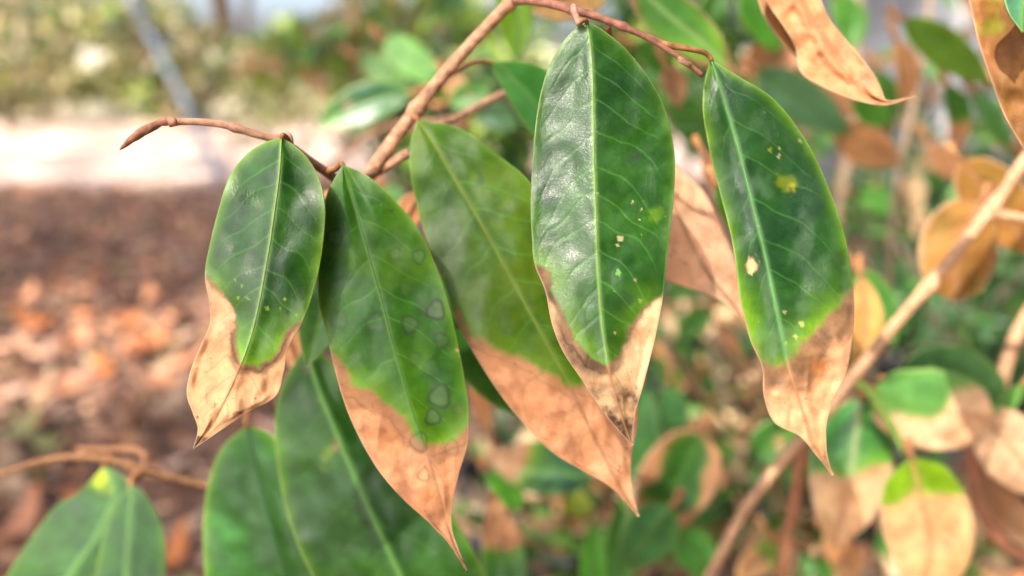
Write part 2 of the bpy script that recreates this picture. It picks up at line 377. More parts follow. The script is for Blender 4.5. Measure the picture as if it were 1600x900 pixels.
#@@SETTING
# ================================================================ SETTING
def sheet(name, x0, x1, y0, y1, z, nx, ny, mat, disp=0.0, scale=1.0, label=None, kind='structure'):
    X, Y = np.meshgrid(np.linspace(x0, x1, nx), np.linspace(y0, y1, ny), indexing='ij')
    nz = Noise(hash(name) % 7 if False else len(name)); Z = z+disp*nz.fbm(X*scale, Y*scale, 5)
    i = np.arange(nx-1)[:, None]; j = np.arange(ny-1)[None, :]; a = i*ny+j
    F = np.stack([a, a+ny, a+ny+1, a+1], -1).reshape(-1, 4)
    return mesh(name, np.stack([X, Y, Z], -1), F, mat, kind=kind, label=label)
M_SOIL = simple_mat('soil', (.06, .04, .03), (.32, .19, .13), scale=9, rough=.95, bump=1, bdist=.02)
M_GRASS = simple_mat('far_ground', (.20, .20, .10), (.62, .52, .38), scale=.9, rough=.9, bump=.4, bdist=.02)
M_PATH = simple_mat('sandy_path', (.30, .20, .15), (.80, .62, .50), scale=2.6, rough=.9, bump=.3, bdist=.01)
sheet('ground', -150, 150, -60, 300, -.07, 90, 90, M_GRASS)
NZB = Noise(31)
def bed_edge(X): return 3.75+.9*NZB.fbm(X*.7, X*0+3.3, 4)+.05*X*0
def bed_z(X, Y): return .05+.05*NZB.fbm(X*3.0, Y*3.0, 5)-.14*sm(Y, bed_edge(X)-.12, bed_edge(X)+.12)
X, Y = np.meshgrid(np.linspace(-9, 5, 260), np.linspace(-2, 4.4, 150), indexing='ij')
i = np.arange(259)[:, None]; j = np.arange(149)[None, :]; a = i*150+j
mesh('garden_bed', np.stack([X, Y, bed_z(X, Y)], -1), np.stack([a, a+150, a+151, a+1], -1).reshape(-1, 4), M_SOIL, kind='structure')
sheet('path', -30, 9, 3.0, 7.7, -.012, 120, 50, M_PATH, disp=.03, scale=1.2)

def scatter(name, pts, size, cols, mat, parent, flat=0.0, seed=1, aspect=.45, kind=None, label=None, bend=.25):
    """many small leaf faces (2 folded quads each) as one mesh"""
    r = np.random.RandomState(seed); n = len(pts)
    size = size*(.6+.8*r.rand(n))
    A = r.randn(n, 3); A /= np.linalg.norm(A, axis=1)[:, None]
    if flat: A[:, 2] *= (1-flat); A /= np.linalg.norm(A, axis=1)[:, None]
    B = np.cross(A, np.where(flat > .5, np.array([0, 0, 1.])+r.randn(n, 3)*.25, r.randn(n, 3))); B /= np.linalg.norm(B, axis=1)[:, None]
    if flat > .5: B = B  # lies nearly flat
    Nn = np.cross(A, B)
    L_ = size[:, None]; Wd = size[:, None]*aspect
    p = np.asarray(pts)
    V = np.stack([p-A*L_*.5, p+B*Wd*.5-A*L_*.1+Nn*Wd*bend, p+B*Wd*.3+A*L_*.3+Nn*Wd*bend*.6, p+A*L_*.55-Nn*Wd*.2, p-B*Wd*.3+A*L_*.3+Nn*Wd*bend*.6, p-B*Wd*.5-A*L_*.1+Nn*Wd*bend], 1)
    base = (np.arange(n)*6)[:, None]
    F = np.concatenate([base+np.array([[0, 1, 2, 3]]), base+np.array([[0, 3, 4, 5]])], 0)
    ca = np.asarray(cols); c = ca[r.randint(0, len(ca), n)]*(.7+.6*r.rand(n, 1))
    C6 = np.repeat(c, 6, 0)
    return mesh(name, V.reshape(-1, 3), F, mat, parent, smooth=False, cols=np.clip(C6, .004, .9), kind=kind, label=label)
M_LIT = spec(foliage_mat('leaf_litter', rough=.8, trans=.05), .12)
LITC = [(0.322, 0.162, 0.092), (0.566, 0.288, 0.163), (0.202, 0.099, 0.066), (0.686, 0.423, 0.271), (0.806, 0.307, 0.145), (0.444, 0.249, 0.181), (0.12, 0.069, 0.051), (0.647, 0.423, 0.325), (0.363, 0.307, 0.129), (0.162, 0.086, 0.058)]
r = np.random.RandomState(5)
q = r.rand(46000, 2); X = -5.2+9.0*q[:, 0]; Y = .35+3.75*q[:, 1]**1.2
ok = Y < bed_edge(X)+.25*r.randn(len(X)); X = X[ok]; Y = Y[ok]
Z = np.maximum(bed_z(X, Y), .0)+.012+.02*r.rand(len(X))
scatter('leaf_litter', np.c_[X, Y, Z], .038, LITC, M_LIT, None, flat=.75, seed=3, kind='stuff', aspect=.5)
# larger fallen leaves lying on the bed: one thing each
flm = spec(foliage_mat('fallen_leaf', rough=.7, trans=.08), .2)
fl_kinds = [((.52, .19, .07), 'orange brown'), ((.45, .30, .19), 'pale tan'), ((.18, .09, .055), 'dark brown'), ((.36, .34, .13), 'yellowish green'), ((.52, .24, .13), 'pinkish brown')]
FL = []
for (px, py, ki) in [(235, 545, 0), (300, 560, 4), (170, 585, 0), (255, 600, 4), (60, 510, 0), (40, 470, 4), (150, 440, 4), (215, 395, 1), (110, 420, 0), (60, 620, 1), (25, 680, 3), (150, 650, 2),
                     (120, 540, 4), (85, 700, 3), (20, 730, 1), (260, 640, 1), (210, 670, 2), (200, 510, 0), (290, 500, 2), (30, 570, 2), (100, 610, 4), (280, 420, 1), (240, 470, 4), (20, 400, 4), (75, 380, 2),
                     (280, 830, 1), (300, 780, 2), (700, 780, 1), (760, 690, 2), (730, 720, 1), (270, 875, 0), (30, 830, 4), (15, 780, 1), (245, 585, 1), (205, 560, 4)]:
    p = onground(px, py, .085); rr = random.Random(px*7+py)
    L_ = rr.uniform(.08, .13); Wd = L_*rr.uniform(.36, .5); a = rr.uniform(0, 6.28); n_ = 8
    V = []; cc = fl_kinds[ki][0]; C3 = []
    for i in range(n_):
        u = i/(n_-1); wv = Wd*.5*math.sin(math.pi*u**.85)**.8 if 0 < u < 1 else 0.0005
        for v in (-1, -.5, 0, .5, 1):
            x = (u-.5)*L_; y = v*wv; z = .25*abs(y)+.02*(u-.5)**2*8*L_/.1+rr.uniform(-.001, .001)
            V.append((p[0]+x*math.cos(a)-y*math.sin(a), p[1]+x*math.sin(a)+y*math.cos(a), p[2]+z+x*.15)); C3.append(np.array(cc)*(1+rr.uniform(-.2, .2)*(.4+abs(v))))
    F = [(i*5+j, (i+1)*5+j, (i+1)*5+j+1, i*5+j+1) for i in range(n_-1) for j in range(4)]
    FL.append((V, F, C3, ki, px, py))
ORD = ['uppermost', 'second from the top', 'third from the top', 'fourth from the top', 'fifth from the top', 'sixth from the top', 'seventh from the top', 'eighth from the top', 'ninth from the top', 'lowest', 'very lowest']
for V, F, C3, ki, px, py in FL:
    nm = fl_kinds[ki][1]; same = sorted([f[5]+f[4]*.001 for f in FL if f[3] == ki]); k = same.index(py+px*.001)
    rank = 'lowest' if k == len(same)-1 else ORD[k]
    o = mesh('fallen_leaf', V, F, flm, None, cols=np.clip(C3, 0, 1), label='%s of the %s fallen leaves on the blurred litter' % (rank, nm), cat='fallen leaf', group='fallen leaves on the garden bed')
    md = o.modifiers.new('thickness', 'SOLIDIFY'); md.thickness = .0006
# ---- woody plants in the distance
M_TRUNK = simple_mat('trunk_bark', (.10, .075, .055), (.26, .19, .14), scale=25, rough=.9, bump=.6, bdist=.01, stretch=(1, 1, .25))
M_GREYB = simple_mat('grey_trunk_bark', (.10, .13, .165), (.17, .205, .25), scale=25, rough=.8, bump=.4, bdist=.01, stretch=(1, 1, .25))
def wtube(parent, name, P, r0, r1, mat, seg=10, label=None):
    P = np.asarray(P, float); n = 14; t = np.linspace(0, 1, n)
    L_ = np.linspace(0, 1, len(P)); W = np.stack([np.interp(t, L_, P[:, k]) for k in range(3)], 1)
    T = np.gradient(W, axis=0); T /= np.linalg.norm(T, axis=1)[:, None]; V = []
    nz = Noise(int(abs(P[0, 0])*100) % 50)
    for i in range(n):
        a = np.cross(T[i], (0.3, 1, .1)); a /= np.linalg.norm(a); b = np.cross(T[i], a)
        for k in range(seg):
            th = 2*math.pi*k/seg; r_ = (r0+(r1-r0)*t[i])*(1+.12*float(nz(np.array(i*.6), np.array(k*.7))))
            V.append(W[i]+r_*(math.cos(th)*a+math.sin(th)*b))
    F = [(i*seg+k, i*seg+(k+1) % seg, (i+1)*seg+(k+1) % seg, (i+1)*seg+k) for i in range(n-1) for k in range(seg)]
    return mesh(name, V, F, mat, parent, label=label)
def blobpts(c, rad, n, seed, clumps=14, spread=.42):
    r = np.random.RandomState(seed); K = r.randn(clumps, 3); K /= np.linalg.norm(K, axis=1)[:, None]; K *= (.35+.6*r.rand(clumps, 1))
    i = r.randint(0, clumps, n); q = r.randn(n, 3); q /= np.linalg.norm(q, axis=1)[:, None]; q *= r.rand(n, 1)**.4*spread
    return (K[i]+q)*np.array(rad)+np.array(c)
def bush(x, y, h, rad, n, size, cols, label, seed, cat='bush', name='bush', group=None, trunk=None, z0=.3, mat=None, stems=3, clumps=14, spread=.42):
    t = thing(name, (x, y, 0), label, cat, group)
    c = (x, y, z0+(h-z0)/2)
    scatter('foliage' if name == 'bush' else 'crown', blobpts(c, (rad, rad, (h-z0)/2), n, seed, clumps, spread), size, cols, mat or M_FOL, t, seed=seed+1)
    rr = random.Random(seed)
    for k in range(stems):
        dx, dy = rr.uniform(-.5, .5)*rad, rr.uniform(-.5, .5)*rad
        tr = (trunk or .03)
        wtube(t, 'stem' if name == 'bush' else ('trunk' if k == 0 else 'limb'), [(x+.0+dx*.1*k, y, -.09), (x+dx*.4, y+dy*.4, c[2]*.6), (x+dx, y+dy, c[2]+.2*h)], tr*(1 if k == 0 else .6), tr*.35, M_TRUNK)
    return t
PALE = [(0.225, 0.265, 0.091), (0.328, 0.328, 0.164), (0.164, 0.225, 0.081), (0.449, 0.386, 0.225), (0.164, 0.265, 0.061), (.62, .56, .36), (.03, .05, .02)]  # brightest entries of PALE, LIMEC and BRNC stand in for sunlit speckles
LIMEC = [(0.242, 0.403, 0.061), (0.362, 0.484, 0.102), (0.161, 0.323, 0.061), (0.304, 0.342, 0.142), (.45, .55, .14), (.03, .06, .015)]
DARKC = [(.03, .07, .025), (.05, .11, .035), (.08, .10, .04), (.12, .09, .05)]
BRNC = [(0.187, 0.168, 0.094), (0.131, 0.15, 0.066), (0.281, 0.225, 0.15), (0.113, 0.168, 0.057), (.50, .42, .30), (.03, .04, .015)]
bl = [(-6.4, 7.9, 1.5, 1.0, BRNC, 'low dull bush in the far background touching the left edge'), (-4.7, 7.7, 1.3, .9, PALE, 'low olive bush in the far background just right of the left edge'), (-3.2, 7.6, 1.2, .8, BRNC, 'low brown bush in the far background right of the grey leaning trunk'),
      (-7.4, 8.6, 2.2, 1.1, PALE, 'pale olive bush in the far background, left end of the row'), (-5.5, 8.9, 2.6, 1.2, BRNC, 'dull brownish green bush in the far background beside the grey leaning trunk'),
      (-3.9, 8.3, 1.9, .95, PALE, 'pale yellowish bush behind the grey leaning trunk'), (-2.5, 8.4, 1.5, .8, LIMEC, 'bright lime green bush in the far background above the bare twig tip'),
      (-1.3, 8.9, 2.4, 1.1, BRNC, 'dark brownish green bush in the far background left of the main branch'), (-.2, 9.3, 2.0, .9, LIMEC, 'light green bush in the far background crossed by the main branch'),
      (1.2, 8.6, 2.6, 1.2, DARKC, 'dark green bush far behind the two middle leaves')]
for k, (x, y, h, rd, cl, lb) in enumerate(bl):
    bush(x, y, h*.9, rd*.9, 520, .17, cl, lb, 40+k, group='bushes beyond the sandy path', clumps=12, spread=.34, z0=0)
for k, (x, h) in enumerate([(-7.0, 1.0), (-5.6, .8), (-4.4, 1.1), (-3.3, .8), (-2.2, 1.0), (-1.1, .9), (0, 1.1), (1.1, .9)]):
    bush(x, 7.35+.75*math.sin(k*2.3), h*(.85+.35*math.sin(k*4.1)), .6, 190, .13, [LIMEC, PALE, BRNC][k % 3], '%s low bush from the left in the row edging the sandy path' % ['first', 'second', 'third', 'fourth', 'fifth', 'sixth', 'seventh', 'eighth'][k], 240+k, group='low bushes edging the sandy path', clumps=12, spread=.5, z0=0, stems=2)
tl = [(-12, 17, 7, 2.8, PALE, 'tall pale tree in the far background at the top left corner'), (-6.8, 19, 8, 3, DARKC, 'tall dark tree in the far background behind the pale bushes'), (-1.5, 16, 6.5, 2.6, BRNC, 'tall brownish green tree in the far background above the main branch'), (4.5, 17, 8, 3.2, DARKC, 'tall dark tree in the far background behind the shrub')]
for k, (x, y, h, rd, cl, lb) in enumerate(tl):
    bush(x, y, h, rd, 2600, .30, cl, lb, 70+k, cat='tree', name='tree', trunk=.2, z0=1.2, group='trees beyond the path', stems=4)
for k, (x, y, h) in enumerate([(-3.7, 4.6, .34), (-2.0, 5.6, .62), (-1.3, 4.9, .6), (-4.6, 5.9, .5), (-.4, 5.4, .75)]):
    bush(x, y, h, .2+.4*h, 200, .07, [LIMEC, BRNC, PALE][k % 3], '%s weed tuft from the left growing at the sandy path' % ['second', 'third', 'fourth', 'leftmost', 'rightmost'][k], 260+k, cat='weed', group='weed tufts on the sandy path', clumps=8, spread=.6, z0=0, stems=2, trunk=.008)
# leaning grey trunk
lt = thing('leaning_trunk', onground(352, 300), 'bluish grey slender tree trunk leaning to the left beyond the garden bed', 'tree trunk')
a0 = onground(352, 300); a1 = unp(300, 180, 5.0); a2 = unp(205, 0, 5.15); a3 = unp(150, -110, 5.2)
wtube(lt, 'trunk', [a0, a1, a2, a3], .02, .035, M_GREYB)
# added unseen canopy tree, shaped to shade the shrub (stands left of the frame)
def gaps(P, G):  # clears crown leaves along sun rays through the given spots
    P = np.asarray(P); k = np.ones(len(P), bool); sv = np.array(SUN)
    for (c, rad_) in G:
        q = P-np.asarray(c); tt = q@sv; k &= np.linalg.norm(q-tt[:, None]*sv, axis=1) > rad_
    return P[k]
FR, FN = .55, 4600      # fine-leaved crown patch added on the sun ray to soften sun on the shrub
GAPS = [(onground(225, 560), .34), (onground(310, 590), .2), (onground(180, 620), .12), (onground(140, 480), .13), (onground(40, 530), .10), (onground(90, 640), .07), (onground(250, 440), .07), (onground(30, 400), .10), (onground(160, 700), .06), (unp(1480, 400, 1.3), .22), (unp(1400, 120, 1.0), .12), (unp(1150, 540, 1.1), .10), (onground(260, 850), .06)]  # crown openings made to drop sun patches on the bed and bushes
GAPS2 = [(unp(*q_), .085) for q_ in [(1300, 200, .6), (1500, 250, .75), (1400, 330, 1.0), (1560, 450, 1.0), (1120, 620, .85), (1380, 860, .62), (900, 800, .72), (1260, 470, .95), (700, 150, 1.1), (1060, 150, 1.2), (1180, 100, .8), (1560, 130, .6), (1000, 560, 1.1), (1500, 600, .8), (560, 100, .9), (1350, 330, 1.1), (1420, 420, 1.1), (1500, 380, 1.15), (1560, 520, 1.1), (1440, 500, 1.0), (1450, 200, .9), (1540, 200, .9), (1330, 480, 1.1), (960, 820, .8), (1240, 800, .8), (800, 170, 1.3), (640, 120, 1.3), (1080, 480, 1.0)]]  # more openings made to let sun reach the plants behind
ct = thing('tree', (-4.6, -2.6, 0), 'large unseen tree added to shade the shrub and garden bed', 'tree')
r = np.random.RandomState(12)
HC = np.array(unp(830, 520, .24)); rk = np.random.RandomState(77)
e1 = np.cross(np.array(SUN), (0, 0, 1.)); e1 /= np.linalg.norm(e1); e2 = np.cross(np.array(SUN), e1)
ra = FR*np.sqrt(rk.rand(FN)); rt = rk.rand(FN)*6.283; rl = 5.0+.9*(rk.rand(FN)-.5)
fine = HC+rl[:, None]*np.array(SUN)+(ra*np.cos(rt))[:, None]*e1+(ra*np.sin(rt))[:, None]*e2
scatter('sun_filter_spray', gaps(fine, GAPS2), .036, [(.05, .10, .03), (.07, .13, .03)], M_FOLB, ct, seed=29)
scatter('crown', gaps(blobpts((-3.1, -1.0, 4.6), (3.1, 2.5, .75), 15000, 21, 42, .36), GAPS+GAPS2+[(HC, FR*.97)]), .17, [(.05, .10, .03), (.07, .13, .03), (.04, .08, .025)], M_FOLB, ct, seed=9)
wtube(ct, 'trunk', [(-4.6, -2.6, -.05), (-4.5, -2.5, 2), (-4, -1.8, 3.6), (-3.1, -1.0, 4.6)], .2, .08, M_TRUNK)
wtube(ct, 'limb', [(-4.5, -2.4, 2.4), (-4.8, -.8, 4.0), (-4.9, .5, 4.7)], .1, .04, M_TRUNK)
wtube(ct, 'limb', [(-4.3, -2.2, 2.8), (-2.8, -2.3, 4.0), (-1.2, -2.0, 4.6)], .1, .04, M_TRUNK)
for k, (x, y, h, rd, lb) in enumerate([(1.4, -3.9, 5.8, 2.0, 'tall dense dark unseen tree added directly behind the photographer'), (3.4, -3.0, 5.2, 1.7, 'tall dense dark unseen tree added behind the photographer on the right'), (4.9, -1.0, 4.8, 1.6, 'tall dense dark unseen tree added to the right of the photographer'),  # first three: unseen trees added to darken what the leaves reflect
                                       (5.4, 1.3, 3.6, 1.2, 'tall dark bush at the right of the grey fence'), (5.8, 3.6, 3.2, 1.1, 'tall dark bush beyond the right end of the grey fence')]):
    bush(x, y, h, rd, 9000 if k < 3 else 2600, .27 if k < 3 else .16, [(.02, .045, .015), (.03, .06, .02)] if k < 3 else DARKC, lb, 90+k, spread=.6, z0=.1, clumps=34)
ct = thing('tree', (-9.0, 0, 0), 'large unseen tree added left of the photographer to throw broken shade on the sandy path', 'tree')  # added out of view to break up the sun on the path
scatter('crown', np.r_[blobpts((-6.7, 1.8, 6.2), (2.8, 2.1, .7), 900, 22, 30, .26), blobpts((-2.5, 1.9, 6.2), (2.8, 2.1, .7), 1100, 23, 30, .26)], .2, [(.05, .10, .03), (.07, .13, .03)], M_FOLB, ct, seed=19)
wtube(ct, 'trunk', [(-9, 0, -.05), (-8.9, .2, 3), (-8, 1, 5.6)], .25, .1, M_TRUNK)
wtube(ct, 'limb', [(-8.9, .1, 2.8), (-8, 1, 5.0), (-6.2, 1.9, 6.2), (-1.4, 2.1, 6.3)], .14, .05, M_TRUNK)

# grey board fence behind the shrub on the right
fm = simple_mat('grey_fence_paint', (.20, .215, .24), (.29, .305, .335), scale=12, rough=.6, bump=.25, bdist=.002, stretch=(1, 1, .15))
fw = simple_mat('white_fence_trim', (.62, .63, .63), (.75, .75, .74), scale=20, rough=.5, bump=.1)
def box(parent, name, x0, x1, y0, y1, z0, z1, mat, **kw):
    b = min(x1-x0, y1-y0, z1-z0)*.12
    V = []; F = []
    for (zz, s_) in ((z0, b), (z0+b, 0), (z1-b, 0), (z1, b)):
        V += [(x0+s_, y0+s_, zz), (x1-s_, y0+s_, zz), (x1-s_, y1-s_, zz), (x0+s_, y1-s_, zz)]
    F.append((3, 2, 1, 0)); F.append((12, 13, 14, 15))
    for l in range(3):
        for k in range(4): F.append((l*4+k, l*4+(k+1) % 4, l*4+4+(k+1) % 4, l*4+4+k))
    return mesh(name, V, F, mat, parent, smooth=False, **kw)
fe = thing('board_fence', (2.2, 3.1, 0), 'grey painted board fence with white cover strips behind the shrub', 'fence')
for k in range(18):
    x = .95+k*.205
    box(fe, 'board', x, x+.195, 3.1, 3.122, .06, 1.7, fm)
for x in (1.15, 1.76, 2.38, 2.99, 3.6): box(fe, 'cover_strip', x-.014, x+.014, 3.07, 3.098, .05, 1.72, fw)
box(fe, 'rail', .95, 4.64, 3.124, 3.16, 1.4, 1.5, fm); box(fe, 'rail', .95, 4.64, 3.124, 3.16, .3, .4, fm)

# black nursery pots
pm = simple_mat('black_pot_plastic', (.012, .013, .016), (.03, .032, .038), scale=40, rough=.38, bump=.1, spec=.5)
sm_ = simple_mat('potting_soil', (.02, .013, .01), (.09, .055, .035), scale=60, rough=.95, bump=.8, bdist=.01)
def lathe(parent, name, x, y, prof, mat, seg=32):
    V = []; F = []; n = len(prof)
    for (r_, z) in prof:
        for k in range(seg): th = 2*math.pi*k/seg; V.append((x+r_*math.cos(th), y+r_*math.sin(th), z))
    for i in range(n-1):
        for k in range(seg): F.append((i*seg+k, i*seg+(k+1) % seg, (i+1)*seg+(k+1) % seg, (i+1)*seg+k))
    return mesh(name, V, F, mat, parent)
pots = [(.02, .80, .085, .20, 'black plastic nursery pot below the drooping leaf with the dark tip'), (.50, .92, .12, .27, 'black plastic nursery pot behind the yellow topped dry leaf'),
        (.80, .86, .11, .22, 'black plastic nursery pot in the bottom right corner'), (.30, 1.0, .10, .20, 'black plastic nursery pot between the two diagonal stems')]
for (x, y, R_, H_, lb) in pots:
    t = thing('plant_pot', (x, y, 0), lb, 'plant pot', 'black nursery pots under the shrub')
    lathe(t, 'pot_wall', x, y, [(.001, .004), (R_*.76, .004), (R_*.78, .012), (R_*.97, H_-.03), (R_*.955, H_-.03), (R_*.93, H_-.03), (R_*.76, .02)], pm)
    lathe(t, 'rim', x, y, [(R_*.94, H_-.028), (R_*1.0, H_-.028), (R_*1.04, H_-.02), (R_*1.04, H_-.004), (R_*1.0, H_), (R_*.95, H_-.002), (R_*.94, H_-.028)], pm)
    lathe(t, 'soil', x, y, [(.0005, H_-.03), (R_*.3, H_-.032), (R_*.6, H_-.036), (R_*.935, H_-.04)], sm_)

# small-leaved bushes behind the shrub
GLOS = [(.045, .13, .045), (.07, .18, .05), (.03, .08, .035), (.11, .22, .07)]
def nearbush(px, py, d, rx, rz, n, size, cols, label, seed, ry=.2, clumps=16, sp=.4):
    c = unp(px, py, d); t = thing('bush', (c[0], c[1], 0), label, 'bush')
    scatter('foliage', blobpts(c, (rx, ry, rz), n, seed, clumps, sp), size, cols, M_FOL, t, seed=seed+1, kind='stuff')
    rr = random.Random(seed)
    for k in range(5):
        wtube(t, 'stem', [(c[0]+rr.uniform(-.05, .05), c[1], -.02), (c[0]+rr.uniform(-.5, .5)*rx, c[1], c[2]*.6), (c[0]+rr.uniform(-.8, .8)*rx, c[1]+rr.uniform(-.5, .5)*ry, c[2]+rz*.6)], .006, .003, M_TRUNK)
    return t
nearbush(1480, 420, 1.15, .30, .19, 2600, .026, GLOS, 'dense small leaved dark green bush behind the diagonal stem', 131, ry=.22)
nearbush(1120, 500, 1.0, .12, .12, 240, .04, GLOS, 'sparse dark green bush between the two right hand leaves', 133, ry=.16)
nearbush(700, 170, 1.2, .19, .15, 420, .055, GLOS+LIMEC[:3]+DARKC, 'dark green bush behind the forking branch', 135, ry=.2)
nearbush(1080, 150, 1.3, .25, .22, 500, .055, GLOS+LIMEC[:2], 'mixed green bush behind the two right hand leaves', 137, ry=.25)
nearbush(930, 560, 1.1, .16, .12, 260, .045, GLOS, 'low dark green bush behind the drooping leaf tips', 139, ry=.2)
nearbush(1540, 560, 1.3, .30, .14, 900, .03, GLOS+DARKC, 'low dark green bush at the right edge', 141, ry=.2)

MIXC = [(.04, .12, .03), (.06, .18, .03), (.12, .28, .05), (.42, .24, .12), (.60, .42, .26), (.03, .08, .03), (.30, .15, .08)]
nearbush(1470, 200, .95, .22, .16, 150, .045, MIXC, 'thin mixed green and tan bush in front of the grey fence', 151, ry=.16)
nearbush(600, 110, 1.6, .26, .16, 420, .06, LIMEC[:4]+GLOS[:2]+MIXC[3:5], 'yellow green bush beside the upper part of the main branch', 161, ry=.2)
nearbush(1130, 620, .80, .14, .12, 260, .035, MIXC, 'thin mixed green and tan bush low between the two right hand leaves', 153, ry=.12)
nearbush(1330, 800, .72, .22, .07, 330, .035, MIXC, 'low tangle of green and tan leaves at the bottom right', 155, ry=.12)
nearbush(880, 800, .74, .12, .08, 240, .035, MIXC, 'low tangle of green and tan leaves at the bottom centre', 157, ry=.12)
nearbush(1520, 460, .90, .20, .10, 420, .022, [(.05, .14, .04), (.09, .24, .05), (.12, .26, .12)], 'bush of small bright green leaves at the right edge', 159, ry=.12)
#@@SHRUBS
# ================================================================ THE SHRUB IN FOCUS
A = thing('shrub', (.02, .18, .45), 'foreground shrub with glossy green drooping leaves scorched brown at the tips', 'shrub')
BR = (.42, .23, .155); BRo = (.50, .28, .17)
stem(A, [(575, 275, .200), (600, 240, .200), (655, 165, .198), (715, 92, .196), (765, 38, .193), (800, 0, .190), (835, -50, .188)], 11.5, 8.5, BRo, nodes=(.31, .84), label='thick tan branch rising to the top edge')
stem(A, [(440, 340, .215), (505, 320, .21), (560, 285, .203), (600, 262, .201), (640, 238, .20)], 7, 8, BRo)
stem(A, [(265, 191, .164), (300, 190, .1645), (350, 195, .166), (395, 208, .168), (440, 222, .171), (500, 262, .180), (540, 285, .19), (585, 268, .199)], 5.4, 8, BR, nodes=(.0, .3, .5), label='thin reddish brown twig ending in a bud')
stem(A, [(800, 0, .190), (840, 2, .180), (890, 14, .172), (950, 32, .168), (1010, 58, .167), (1050, 82, .167), (1075, 100, .167), (1098, 118, .168)], 7.5, 3.5, (.26, .115, .075), nodes=(.30, .55, .9), label='reddish brown twig that carries the sharpest leaf')
# bud
P = catmull([(268, 190, .164), (255, 190, .164), (240, 197, .1637), (222, 206, .1632), (205, 218, .163), (194, 228, .163), (187, 234, .163)], 30)
t_ = np.linspace(0, 1, 30); rb = np.interp(t_, [0, .12, .2, .4, .65, .85, 1], [5.6, 7.2, 5.2, 7.4, 6.8, 4.2, 1.0])
tube(A, 'bud', P, rb, (.29, .135, .085), M_BARK, seg=14, bump=.12)
P = catmull([(262, 185, .1625), (270, 190, .1612), (276, 196, .1618)], 8)
tube(A, 'leaf_scar', P, [2, 4, 5.5, 6.5, 6.5, 5.5, 4, 2], (.36, .18, .11), M_BARK, seg=10)
tube(A, 'bud', catmull([(452, 226, .172), (452, 214, .172), (446, 208, .172)], 10), np.linspace(7, 4, 10), BR, M_BARK)
tube(A, 'bud', catmull([(906, 38, .164), (898, 22, .165), (896, 10, .167)], 10), np.linspace(5, 5.5, 10), (.42, .24, .17), M_BARK)
tube(A, 'leaf_scar', catmull([(1060, 90, .1655), (1070, 98, .165), (1080, 102, .166)], 10), [2, 4, 5, 5, 4.5, 4, 4, 4, 3, 2], (.40, .22, .15), M_BARK)

YS = (.20, .34, .03)
st1 = [(440, 215), ((415, 222), (439, 231), (460, 227)), ((385, 241), (438, 253), (482, 249)), ((358, 277), (435, 285), (500, 282)), ((342, 325), (430, 322), (508, 325)), ((328, 380), (422, 378), (505, 380)),
       ((320, 428), (413, 430), (497, 428)), ((326, 470), (405, 474), (485, 471)), ((328, 505), (396, 512), (470, 508)), ((311, 545), (386, 545), (450, 545)), ((296, 585), (372, 580), (443, 583)),
       ((292, 618), (358, 612), (430, 620)), ((302, 648), (343, 641), (385, 645)), ((309, 670), (329, 667), (347, 671)), (301, 702)]
leaf(A, st1, [.1640, .1632, .1622, .161], mat=M_HERO, nu=290, nv=120, fold=(.30, .26), wave=.0022, pucker=.13, wig=4,
     boundary=[(316, 421), (343, 449), (366, 480), (374, 507), (370, 545), (380, 571), (403, 574), (424, 557), (441, 538), (448, 517), (479, 497)],
     ribc=(.22, .38, .08), green=(.011, .055, .006), green2=(.022, .10, .006), edgey=.75, bandy=.75, band=.85, bandw=7, tan=(.68, .43, .26), tan2=(.60, .34, .18), veins=11, veinc=.45, ribw=2.6,
     spots=[(379, 447, 7, YS, .9), (386, 466, 7, YS, .8), (372, 466, 4, YS, .8), (445, 467, 4, YS, .9), (417, 482, 4, YS, .9), (438, 482, 4, YS, .7), (463, 492, 4, YS, .7), (450, 489, 6, (.015, .04, .01), .6),
            (396, 549, 5, YS, .6), (368, 437, 4, (.3, .2, .1), .8), (348, 462, 4, (.5, .2, .1), .8), (309, 652, 4, (.12, .05, .03), .9)], dust=.25, tipdark=.035,
     label='leftmost sharp leaf, short and folded, with a twisted tan tip', stalk=[(441, 211, .1645), (447, 214, .169), (452, 224, .172)])
st3 = [(917, 34), ((893, 50), (920, 53), (945, 49)), ((868, 83), (924, 84), (981, 80)), ((850, 125), (926, 124), (1014, 122)), ((838, 185), (927, 182), (1041, 175)), ((832, 250), (928, 246), (1054, 240)),
       ((829, 320), (930, 312), (1053, 308)), ((831, 370), (932, 365), (1047, 362)), ((835, 412), (934, 412), (1042, 412)), ((852, 455), (937, 460), (1036, 465)), ((862, 505), (941, 508), (1028, 510)),
       ((880, 550), (948, 556), (1017, 556)), ((908, 592), (956, 598), (1005, 603)), ((935, 633), (967, 638), (994, 640)), ((965, 671), (979, 672), (989, 670)), (988, 696)]
W_ = (.42, .40, .20)
